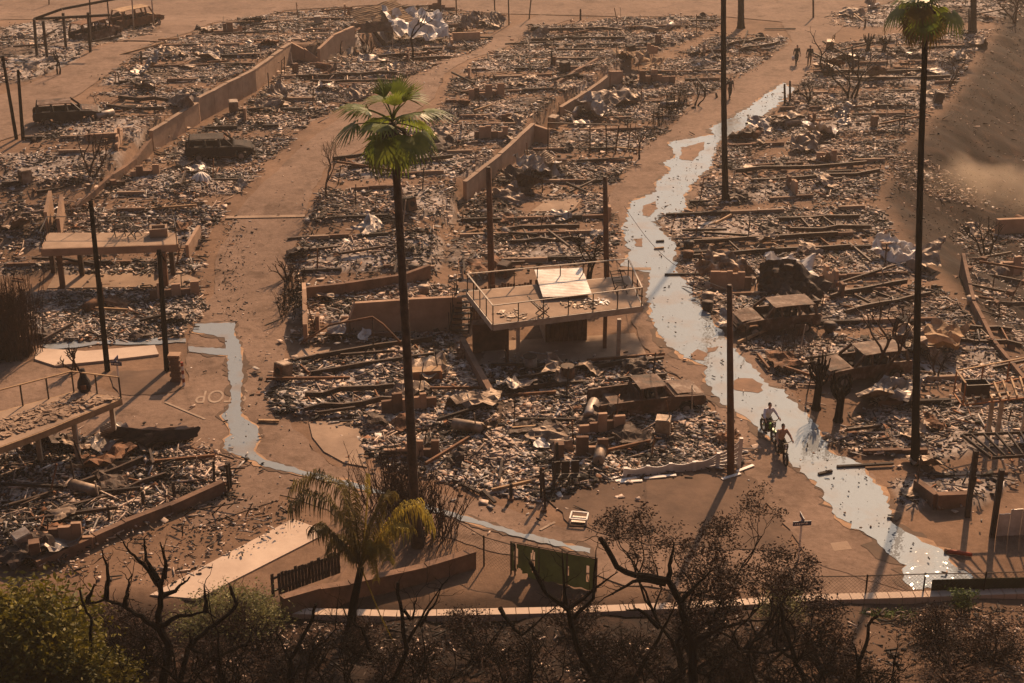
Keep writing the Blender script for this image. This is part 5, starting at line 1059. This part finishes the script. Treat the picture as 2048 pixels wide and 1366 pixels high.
def bare_tree(label, base, ht, r, depth=3, seed=0, lean=(0, 0), mat='twig', stems=1, name='burnt_tree', cat='tree', group=None, ang=.55, L0=.4, up=.15, wob=.2):
    g = random.Random(seed); B = gp(*base); o = thing(name, label, cat, B, 0, group); tips = []
    for s in range(stems):
        b = MB(); d = Vector((lean[0] + (g.gauss(0, .25) if stems > 1 else 0), lean[1] + (g.gauss(0, .2) if stems > 1 else 0), 1)).normalized()
        grow(b, Vector((g.gauss(0, .12) if stems > 1 else 0, 0, -.1)), d, ht * L0, r, depth, g, tips, wob, up, (2, 3), .68, ang, 6); b.build('trunk' if s == 0 else 'stem', mat, o)
    return o
bare_tree('leaning bare tree with fan of fine twigs beside the street', (660, 402), 4.6, .09, 5, 3, (-.45, 0), 'twig', L0=.38, ang=.42)
for i, (b_, h_, st_, lb) in enumerate([((1178, 560), 3.6, 3, 'clump of thin black bare stems beside utility pole'), ((1278, 320), 3.0, 1, 'gnarled black bare tree at the flooded street edge'), ((1698, 198), 5.0, 4, 'splayed bare trunks spreading from one base on far bank'), ((1748, 765), 5.6, 2, 'pair of tall thin bare stems above the sunken car'), ((1390, 212), 2.4, 2, 'low bare tree behind the charred hedge'), ((183, 358), 3.6, 3, 'black bare stems beside the broken wall end'), ((118, 150), 2.6, 2, 'black bare shrub under the carport frame'), ((1870, 760), 2.0, 3, 'three charred stubs beside the tallest dark palm'), ((680, 112), 2.8, 1, 'small bare tree before the tan wall segment'), ((735, 118), 2.2, 4, 'thicket of bare burnt stems below the white sheet'), ((826, 125), 5.5, 1, 'thin black dead tree before the white roof sheet'), ((1900, 175), 3.0, 2, 'two leaning bare trunks near the dirt bank'), ((1970, 520), 3.2, 3, 'bare bush on the lower lots'), ((150, 742), 1.7, 4, 'fine leafless shrub on the pale pavement slab'), ((1620, 208), 2.3, 4, 'spiky burnt yucca at the top of the floodwater'), ((2030, 45), 4.2, 4, 'bare thicket at the top of dirt bank'), ((1650, 155), 5.0, 1, 'thin curved dead trunk by the two walkers'), ((575, 560), 1.6, 5, 'black charred shrub at the street edge')]):
    bare_tree(lb, b_, h_, .05 + .012 * h_, 3, 20 + i, (rnd.gauss(0, .1), 0), 'burntbark' if i % 2 == 0 else 'twig', st_, L0=.42)
def stump_yucca(label, base, ht, seed):
    g = random.Random(seed); o = thing('burnt_yucca', label, 'tree', gp(*base)); MB().tube([(0, 0, -.1), (0, 0, .2), (.05, 0, ht * .5), (0, 0, ht * .65)], [.3, .2, .17, .2], 9).build('trunk', 'burntbark', o, True); b = MB()
    for i in range(22):
        a = g.uniform(0, 6.28); q = Vector((.12 * math.cos(a), .12 * math.sin(a), ht * g.uniform(.4, .62))); b.tube([q, q + Vector((.3 * math.cos(a), .3 * math.sin(a), ht * .14)), q + Vector((.38 * math.cos(a), .38 * math.sin(a), ht * g.uniform(.25, .38)))], [.055, .05, .03], 5)
    b.build('branches', 'burntbark', o)
stump_yucca('charred stump with upturned branches by the sunken car', (1632, 818), 3.0, 1); stump_yucca('smaller charred stump with upturned branches at the flood edge', (1676, 842), 2.5, 2)
stump_yucca('bristly burnt stump among far bank rubble', (1735, 105), 1.8, 3); stump_yucca('second bristly burnt stump among far bank rubble', (1767, 108), 1.9, 4)
def hedge(label, a, b_, ht, n, mat, seed, name='burnt_hedge', spread=.35, cat='hedge', fan=.12):
    g = random.Random(seed); A, B = gp(*a), gp(*b_); o = thing(name, label, cat, A); b = MB(); tw = MB()
    for i in range(n):
        p = (B - A) * g.random() + Vector((g.gauss(0, spread), g.gauss(0, spread), -.1)); h_ = ht * g.uniform(.6, 1.1); q = p + Vector((g.gauss(0, fan) * h_, g.gauss(0, fan) * h_, h_)); m_ = p.lerp(q, .5) + Vector((g.gauss(0, .08), g.gauss(0, .08), 0))
        b.tube([p, m_, q], [.022, .015, .006], 4, False)
        for k in range(5): s = p.lerp(q, g.uniform(.3, .95)); tw.tube([s, s + Vector((g.gauss(0, .16), g.gauss(0, .14), g.uniform(.15, .5)))], [.012, .005], 3, False)
    b.build('stems', mat, o)['kind'] = 'stuff'; tw.build('twigs', mat, o)['kind'] = 'stuff'; return o
hedge('tall reddish brown scorched hedge at the pavement slab end', (-20, 722), (58, 708), 4.6, 420, 'twig', 1); hedge('charred upright hedge stems along the flooded street', (1312, 258), (1372, 208), 2.2, 60, 'burntbark', 2, spread=.2)
hedge('scorched twiggy shrub round the foot of the green palm', (765, 1010), (875, 1075), 2.7, 260, 'twig', 3, 'burnt_shrub', .55, 'shrub', .3); hedge('black charred shrub beside the stucco wall end', (572, 640), (600, 560), 1.2, 60, 'burntbark', 4, 'burnt_shrub', .3, 'shrub')
hedge('dry scorched weeds beside the flood edge', (1610, 715), (1560, 690), .8, 50, 'twig', 5, 'burnt_shrub', .8, 'shrub')
# ---------------------------------------------------------------- foreground black trees, branch by branch
def fg_tree(label, base, Y, limbs, r, seed):
    g = random.Random(seed); B = pY(*base, Y); B.z = h1(B.x, B.y); o = thing('burnt_tree', label, 'tree', B, 0)
    for i, L_ in enumerate(limbs):
        P = [pY(*q, Y + (g.gauss(0, .25) if k else 0)) - B for k, q in enumerate(L_)]
        if i == 0: P = [Vector((0, 0, -.4))] + P
        n = 3 * len(P); Q = [Vector(q) for q in resample(P, n)]
        Q = [q + Vector((g.gauss(0, .02), g.gauss(0, .02), g.gauss(0, .02))) if 0 < k < n - 1 else q for k, q in enumerate(Q)]
        r0 = r * .85 if i == 0 else r * .5; r1 = r * .4 if i == 0 else r * .1
        b = MB(); b.tube(Q, [r0 + (r1 - r0) * (k / (n - 1)) ** .8 for k in range(n)], 7)
        for k in range(2, n):
            if g.random() < .75:
                dv = (Q[k] - Q[k - 1]).normalized(); e = Vector((g.gauss(0, 1), g.gauss(0, .5), g.gauss(.4, .7))).normalized(); grow(b, Q[k], (dv * .5 + e).normalized(), g.uniform(.2, .55), r * .1, 2, g, [], .3, .1, (1, 2), .6, .6, 3)
        b.build('trunk' if i == 0 else 'limb', 'burntbark', o)
    return o
k1 = lambda ox, L_: [(x / 2.5 + ox, y / 2.5 + 820) for x, y in L_]
k3 = lambda ox, L_: [(x / 2.5018 + ox, y / 2.5018 + 820) for x, y in L_]
fg_tree('black burnt tree with crooked bare limbs before the slab', (318, 1420), 41.6, [k1(0, q) for q in [[(800, 1420), (850, 1190), (790, 1080), (800, 930), (810, 850)], [(790, 1090), (700, 1030), (600, 970), (520, 950), (440, 965), (320, 1000)], [(530, 945), (540, 800), (510, 700)], [(440, 960), (470, 870)], [(625, 975), (640, 890), (660, 825)], [(800, 1080), (900, 1030), (1040, 1010), (1080, 1040)], [(810, 925), (870, 910), (950, 835)], [(800, 880), (740, 800), (640, 700), (615, 660)], [(790, 850), (730, 740), (720, 640)], [(820, 840), (830, 760), (800, 660)], [(1030, 1010), (1020, 880)]]], .2, 1)
fg_tree('twin stemmed black burnt tree beside the olive bush', (358, 1420), 42, [k1(0, q) for q in [[(890, 1420), (940, 1190), (1050, 1090), (1110, 1050), (1190, 980), (1150, 880)], [(1100, 1420), (1090, 1100), (1060, 1040), (1040, 900)], [(1100, 1230), (1240, 1160), (1275, 1070)], [(950, 1190), (1090, 1250)], [(960, 1170), (940, 1110)]]], .13, 2)
fg_tree('thin black burnt sapling rising through the green foliage', (176, 1420), 41.5, [k1(0, q) for q in [[(440, 1420), (440, 1330), (465, 1060), (430, 1000), (400, 900)], [(455, 1340), (540, 1220), (600, 1150)], [(370, 1420), (375, 1250), (360, 1160)], [(350, 1330), (280, 1250), (275, 1200)]]], .09, 3)
fg_tree('black burnt tree forking between olive bush and young palm', (576, 1420), 42, [k1(500, q) for q in [[(190, 1420), (200, 1240), (300, 1080), (330, 970)], [(195, 1240), (130, 1110)], [(270, 1366), (300, 1230), (430, 1090), (440, 950)], [(330, 1300), (400, 1190)]]], .12, 4)
fg_tree('black burnt tree forking between young palm and green screen', (776, 1420), 42, [k1(500, q) for q in [[(690, 1420), (790, 1200), (760, 1100), (740, 860)], [(790, 1160), (900, 960), (1000, 830)], [(850, 1080), (940, 940), (960, 870)], [(820, 1366), (880, 1240), (860, 1100)], [(770, 1000), (810, 1060), (830, 930)], [(600, 1200), (560, 1100), (480, 1030), (440, 950)]]], .13, 5)
fg_tree('black burnt tree with long arching limb by green screen', (1190, 1420), 41.6, [k3(1000, q) for q in [[(520, 1420), (380, 1180), (340, 1000), (230, 910), (150, 760)], [(340, 1000), (480, 890), (590, 810)], [(330, 980), (320, 830), (310, 700)], [(370, 1040), (470, 940), (480, 700)], [(0, 990), (60, 1080), (110, 1130), (290, 970)], [(150, 1366), (150, 1200), (100, 1120)]]], .16, 6)
fg_tree('largest black burnt tree under the brown leaved canopy', (1388, 1420), 41.2, [k3(1000, q) for q in [[(970, 1420), (960, 1180), (900, 960), (840, 850), (700, 830), (600, 800), (500, 640)], [(840, 850), (870, 660)], [(900, 960), (960, 900), (1060, 800)], [(980, 1160), (1100, 1090), (1250, 1050), (1351, 1060)], [(940, 1080), (1060, 1060), (1110, 950)], [(640, 1400), (800, 1130), (880, 960)], [(800, 1090), (700, 1000), (630, 1000)], [(830, 870), (690, 850), (520, 940)]]], .2, 7)
fg_tree('black burnt tree with clawed limbs near kerb path', (1620, 1420), 41.8, [k3(1500, q) for q in [[(300, 1420), (220, 1240), (170, 1080), (150, 980)], [(320, 1420), (430, 1180), (460, 1130)], [(220, 1240), (110, 1180), (130, 1100)], [(230, 1260), (270, 1210)]]], .13, 8)
fg_tree('black burnt snag with a hooked top below kerb path', (1716, 1420), 42, [k3(1500, q) for q in [[(540, 1420), (545, 1260), (580, 1180), (600, 1060), (640, 1030)], [(550, 1300), (510, 1130)], [(700, 1420), (740, 1170)], [(745, 1300), (700, 1200)], [(560, 1240), (420, 1210), (350, 1180)]]], .12, 9)
# ---------------------------------------------------------------- foreground shrubs
def shrub(label, c, Y, rx, rz_, n, size, mat, seed, clumps=60, stems=14, ry=None, name='shrub', group=None, cat='shrub', stemmat='burntbark', spread=.22):
    g = np.random.default_rng(seed); gr = random.Random(seed); ctr = pY(*c, Y); B = Vector((ctr.x, Y, h1(ctr.x, Y))); o = thing(name, label, cat, B, 0, group); C = ctr - B; ry = ry or rx * .8; cs = []
    while len(cs) < clumps:
        v = g.normal(0, 1, 3); v /= np.linalg.norm(v); v = v * g.uniform(.45, 1.0); q = Vector((C.x + v[0] * rx, v[1] * ry, C.z + v[2] * rz_))
        if q.z > .05: cs.append(q)
    sb = MB()
    for i in range(stems):
        q = cs[i % len(cs)]; s = Vector((gr.gauss(0, .15), gr.gauss(0, .15), -.1)); m_ = s.lerp(q, .5) + Vector((gr.gauss(0, .2), gr.gauss(0, .2), .2)); sb.tube([s, m_, q], [.05, .03, .012], 4, False)
        for k in range(4): t = m_.lerp(q, gr.random()); grow(sb, t, (q - m_ + Vector((gr.gauss(0, .5), gr.gauss(0, .5), gr.gauss(0, .4)))).normalized(), .5 * rx / 1.5, .014, 1, gr, [], .3, .1, (1, 2), .7, .6, 3)
    sb.build('stem', stemmat, o); fb = MB(); leaves(fb, cs, n, (spread * rx, spread * ry, spread * rz_), size, g); fb.build('foliage', mat, o); return o
shrub('yellow green leafy tree crown below the heaped rubble lot', (60, 1300), 42.5, 2.7, 2.3, 17000, .11, 'greenleaf', 1, 130, 14, spread=.16, name='leafy_tree', cat='tree')
shrub('smaller yellow green crown beside the larger leafy crown', (195, 1360), 41.5, 1.3, 1.0, 5000, .08, 'greenleaf', 2, 60, 8, spread=.18, name='leafy_tree', cat='tree')
shrub('soft olive green bush beside the long pale slab', (465, 1240), 48.5, 1.9, 1.0, 9000, .06, 'oliveleaf', 3, 70, 12, stemmat='twig')
def scorched_tree(label, base, ht, r, stems, seed, nleaf, size, mat='brownleaf', depth=5, lean=.5):
    g = random.Random(seed); B = gp(*base); o = thing('scorched_tree', label, 'tree', B); tips = []
    for s in range(stems):
        b = MB(); a = 6.28 * s / stems + g.uniform(-.4, .4); d = Vector((math.cos(a) * lean * 1.5, math.sin(a) * lean * .7, 1)).normalized()
        grow(b, Vector((.1 * math.cos(a), .1 * math.sin(a), -.2)), d, ht * .34, r, depth, g, tips, .3, .1, (2, 3), .72, .55, 6); b.build('trunk' if s == 0 else 'limb', 'burntbark', o)
    fb = MB(); leaves(fb, [t[0] for t in tips], nleaf, (.14, .14, .12), size, np.random.default_rng(seed)); fb.build('foliage', mat, o)['kind'] = 'stuff'
scorched_tree('large scorched tree canopy of dry brown leaves before the dirt corner', (1370, 1345), 7.6, .085, 6, 4, 15000, .055, lean=.55)
scorched_tree('smaller scorched brown canopy beneath the street sign', (1510, 1345), 5.8, .07, 3, 15, 6500, .055, lean=.35)
for i in range(34):
    x = 230 + (i * 41 * 7) % 1500 + rnd.uniform(-15, 15)
    bare_tree('black scorched sapling with crooked limbs on the foreground bank', (x, 1405), rnd.uniform(2.6, 4.4), rnd.uniform(.03, .055), 5, 300 + i, (rnd.gauss(0, .25), 0), 'burntbark', rnd.choice([1, 2, 2]), 'burnt_sapling', 'tree', 'black saplings on the foreground bank', .6, .36, .12, .3)
shrub('green and brown bush at the kerb beneath the street sign', (1570, 1212), 48.5, .9, .6, 2600, .06, 'oliveleaf', 6, 30, 8)
shrub('small green bush growing against the kerb fence', (1930, 1196), 49.5, .55, .35, 1100, .06, 'grass', 7, 16, 6)
shrub('round brown scorched shrub on the bare bank', (1870, 1250), 47, 1.1, .75, 3400, .05, 'brownleaf', 8, 40, 16)
shrub('dense dark scorched shrub beyond the grass patch', (1985, 1290), 45, 1.35, 1.1, 5200, .05, 'brownleaf', 9, 60, 20)
shrub('brown scorched shrub between the black tree and olive bush', (275, 1270), 46.5, 1.2, 1.1, 3600, .06, 'brownleaf', 10, 40, 16)
for i in range(46):
    x = 250 + (i * 37) % 1780 + rnd.uniform(-18, 18); y = [1275, 1310, 1345, 1380, 1330, 1400][i % 6] + rnd.uniform(-10, 10)
    if x > 1640 and y < 1340: continue
    Y_ = gp(x, min(y, 1420)).y; zz = rnd.uniform(.4, .75)
    shrub('dry reddish brown brush filling the burnt foreground bank', (x, y - zz * 55), Y_, rnd.uniform(.7, 1.3), zz, 1000, .045, 'brownleaf', 40 + i, 30, 22, group='brush on the foreground bank', name='dry_brush', stemmat='burntbark' if i % 3 else 'twig')
p = pz(1775, 1230, .2); b = MB(); leaves(b, [Vector((rnd.uniform(-1, 1), rnd.uniform(-.25, .25), .06)) for _ in range(60)], 900, (.12, .1, .04), .06, np.random.default_rng(3)); tag(b.build('grass_patch', 'grass', None, False, Vector((p.x, p.y, h1(p.x, p.y)))), 'bright green grass patch on the burnt bank', 'grass', None, 'stuff')
# young feather palm
Y = 46.8; B = pY(700, 1400, Y); B.z = h1(B.x, Y); o = thing('young_palm', 'young feather palm with half scorched drooping fronds', 'palm tree', B)
top = pY(722, 1135, Y) - B; MB().tube([(0, 0, -.3), top * .5 + Vector((-.03, 0, 0)), top], [.2, .15, .12], 10).build('trunk', 'burntbark', o, True)
def feather(pts, mat, ll, seed, gap=.055):
    g = random.Random(seed); Q = resample([Vector(p) for p in pts], 46); b = MB(); b.tube([Vector(q) for q in Q], [.03 - .024 * i / 45 for i in range(46)], 4, False)
    for i in range(5, 46):
        q = Vector(Q[i]); d = Vector(Q[min(45, i + 1)] - Q[i - 1]).normalized(); s = d.cross(Vector((0, 0, 1))); s = s.normalized() if s.length > .05 else Vector((1, 0, 0))
        for sg in (-1, 1):
            for rep in range(3):
                L_ = ll * (1 - .55 * abs(i / 45 - .45)) * g.uniform(.7, 1.15); e = (s * sg * g.uniform(.35, 1.0) + d * g.uniform(.2, .6) + Vector((0, 0, g.uniform(-.3, .25)))).normalized()
                a1 = q + e * L_ * .3 + Vector((0, 0, .03)); a2 = a1 + e * L_ * .18 - Vector((0, 0, L_ * .28)); a3 = a2 + e * L_ * .05 - Vector((0, 0, L_ * .42)); w_ = (d + s * .4).normalized() * .017; b.add([q - w_, q + w_, a1 - w_, a1 + w_, a2 - w_, a2 + w_, a3], [(0, 1, 3, 2), (2, 3, 5, 4), (4, 5, 6)])
    return b.build('frond', mat, o)
T_ = lambda L_, dy: [top] + [pY(*q, Y + dy * (k + 1) / len(L_)) - B for k, q in enumerate(L_)]
for i, (L_, dy, m_, ll) in enumerate([([(712, 1040), (680, 970), (635, 945), (590, 965)], .3, 'oldfrond', 1.15), ([(705, 1060), (660, 1000), (610, 985), (584, 1010)], -.5, 'oldfrond', 1.1), ([(690, 1090), (650, 1050), (630, 1060)], -.9, 'oldfrond', 1.0), ([(730, 1050), (735, 990), (735, 950)], .1, 'yellowfrond', .35), ([(760, 1070), (800, 1015), (835, 1005), (860, 1035)], .2, 'yellowfrond', 1.15), ([(755, 1080), (790, 1050), (815, 1055)], -.7, 'yellowfrond', 1.0), ([(745, 1090), (765, 1090), (775, 1120)], -.9, 'yellowfrond', .9), ([(700, 1040), (700, 985), (690, 965)], .9, 'oldfrond', .9), ([(740, 1060), (765, 1000), (780, 985)], .9, 'oldfrond', .8), ([(735, 1080), (742, 1110), (752, 1160)], -1.0, 'yellowfrond', .45), ([(760, 1230), (790, 1290)], -.3, 'yellowfrond', .12), ([(700, 1080), (668, 1075), (655, 1110)], .5, 'oldfrond', .9)]): feather(T_(L_, dy), m_, ll, i)
# ---------------------------------------------------------------- chain link fences
def wire_fence(label, pts, ht, mesh=True, mat='steel', step=2.2, px=True):
    P = [gp(*q) for q in pts]; A = P[0]; o = thing('wire_fence', label, 'fence', A); up = Vector((0, 0, ht))
    for a, b_ in zip(P[:-1], P[1:]):
        k = max(1, round((b_ - a).length / step)); d = (b_ - a)
        for i in range(k + 1): q = a.lerp(b_, i / k) - A; MB().tube([q - Vector((0, 0, .1)), q + up * 1.04], .035, 6).build('post', mat, o)
        MB().tube([a - A + up, b_ - A + up], .022, 5).build('top_rail', mat, o); m_ = MB(); s = .16; L_ = d.length; n = int((L_ + ht) / s); dn = d.normalized()
        for i in range(n):
            for sg in (0, 1):
                t0, t1 = i * s - ht, i * s; z0, z1 = 0, ht
                if t0 < 0: z0 = -t0; t0 = 0
                if t1 > L_: z1 = ht - (t1 - L_); t1 = L_
                if z1 <= z0: continue
                x0, x1 = (t0, t1) if sg else (L_ - t0, L_ - t1); m_.tube([a - A + dn * x0 + Vector((0, 0, z0)), a - A + dn * x1 + Vector((0, 0, z1))], .004, 3, False)
        if mesh: m_.build('chain_mesh', mat, o)
    return o
wire_fence('chain link fence beside the low brown block wall', [(885, 1082), (968, 1132), (1030, 1150)], 1.35)
wire_fence('thin wire fence along the pale kerb path', [(1602, 1200), (1730, 1198), (1845, 1194), (1966, 1192), (2090, 1188)], 1.05)
A = gp(1022, 1148); C_ = gp(1192, 1182); o = thing('screen_fence', 'torn green screen fabric hung on a fence', 'fence', A); d = C_ - A; nu, nv = 60, 20; b = MB()
holes = [(.06, .6, .02, .4), (.1, .15, .03, .12), (.26, .55, .03, .33), (.66, .45, .016, .5), (.9, .5, .02, .3)]
for i in range(nu):
    for j in range(nv):
        u, v = (i + .5) / nu, (j + .5) / nv
        if any(((u - a) / c) ** 2 + ((v - e) / f) ** 2 < 1 for a, e, c, f in holes) or (v < .12 and u < .2): continue
        q = lambda uu, vv: d * uu + Vector((0, .05 * math.sin(uu * 40) * (1 - vv), vv * 1.45)); b.add([q(i / nu, j / nv), q((i + 1) / nu, j / nv), q((i + 1) / nu, (j + 1) / nv), q(i / nu, (j + 1) / nv)], [(0, 1, 2, 3)])
b.build('screen', 'mesh_green', o)
for u in (0, .33, .66, 1): MB().tube([d * u, d * u + Vector((0, .04, 1.5))], .035, 6).build('post', 'steel', o)
MB().tube([Vector((0, .04, 1.47)), d + Vector((0, .04, 1.47))], .022, 5).build('top_rail', 'steel', o)
b = MB(); A = gp(1862, 1196); d = gp(2090, 1190) - A; b.hexa([Vector((0, 0, 0)), d, d + Vector((0, .02, 0)), Vector((0, .02, 0)), Vector((0, 0, .5)), d + Vector((0, 0, .5)), d + Vector((0, .02, .5)), Vector((0, .02, .5))]); tag(b.build('screen_strip', 'mesh_green', None, False, A + Vector((0, .12, .25))), 'low green screen strip along the wire fence', 'screen')
for i, (px, h_) in enumerate([((1088, 1022), 1.9), ((1022, 1000), .8), ((1082, 1000), 1.6), ((1114, 960), 1.9), ((1108, 985), 1.5), ((430, 970), 1.2), ((458, 985), 1.4), ((462, 978), 1.3), ((350, 1005), 1.0), ((220, 1050), 1.0), ((145, 1090), .9), ((75, 1115), .8), ((288, 1020), .9)]):
    o = thing('charred_post', 'thin charred upright post at the edge of a rubble lot', 'post', gp(*px), 0, 'charred posts edging the lots'); MB().box((0, 0, h_ / 2), (.1, .1, h_), rnd.uniform(0, 1), 0, rnd.uniform(-.06, .06)).build('shaft', 'charwood', o); MB().box((0, 0, .06), (.24, .24, .14)).build('footing', 'block', o)
o = thing('metal_chair_row', 'black row of scorched chairs by the pale rubble edge', 'chairs', gp(1133, 972), R(5))
for i in range(3):
    x = -.45 + i * .42; MB().box((x, 0, .5), (.38, .36, .05)).build('seat', 'blacksteel', o); MB().box((x, .18, .85), (.36, .04, .6)).build('backrest', 'blacksteel', o)
    for sx in (-.15, .15):
        for sy in (-.15, .15): MB().bar((x + sx, sy, 0), (x + sx, sy, .5), .035).build('leg', 'blacksteel', o)
# ================================================================ dust plume and haze
def vol(name, lo, hi, dens, col, label, noise=None, aniso=.3):
    m = bpy.data.materials.new(name); m.use_nodes = True; n = m.node_tree.nodes; l = m.node_tree.links; n.remove(n['Principled BSDF'])
    pv = n.new('ShaderNodeVolumePrincipled'); pv.inputs['Color'].default_value = (*col, 1); pv.inputs['Density'].default_value = dens; pv.inputs['Anisotropy'].default_value = aniso
    l.new(pv.outputs[0], n['Material Output'].inputs['Volume'])
    if noise:
        tc = n.new('ShaderNodeTexCoord'); mp = n.new('ShaderNodeMapping'); mp.inputs['Scale'].default_value = [2 / (b - a) for a, b in zip(lo, hi)]; mp.inputs['Location'].default_value = [-(a + b) / (b - a) for a, b in zip(lo, hi)]
        l.new(tc.outputs['Object'], mp.inputs[0]); ln = n.new('ShaderNodeVectorMath'); ln.operation = 'LENGTH'; l.new(mp.outputs[0], ln.inputs[0])
        nz = n.new('ShaderNodeTexNoise'); nz.inputs['Scale'].default_value = noise; nz.inputs['Detail'].default_value = 4; l.new(tc.outputs['Object'], nz.inputs['Vector'])
        ad = n.new('ShaderNodeMath'); ad.operation = 'MULTIPLY_ADD'; l.new(nz.outputs[0], ad.inputs[0]); ad.inputs[1].default_value = 1.5; ad.inputs[2].default_value = -.35
        sb = n.new('ShaderNodeMath'); sb.operation = 'SUBTRACT'; sb.use_clamp = True; l.new(ad.outputs[0], sb.inputs[0]); l.new(ln.outputs['Value'], sb.inputs[1])
        ml = n.new('ShaderNodeMath'); ml.operation = 'MULTIPLY'; l.new(sb.outputs[0], ml.inputs[0]); ml.inputs[1].default_value = dens; l.new(ml.outputs[0], pv.inputs['Density'])
    o = MB().box([(a + b) / 2 for a, b in zip(lo, hi)], [b - a for a, b in zip(lo, hi)]).build(name, m); tag(o, label, name, None, 'stuff'); return o
vol('haze', (-175, -28, -5), (175, 325, 36),  .0004, (.92, .80, .70), 'thin smoky haze hanging over the whole burnt neighbourhood')
q = gp(1955, 425); vol('dust_plume', (q.x - 10, q.y - 5, q.z - 2), (q.x + 11, q.y + 8, q.z + 5.5), .45, (.9, .72, .55), 'low plume of brown dust drifting off the dirt bank', .35)
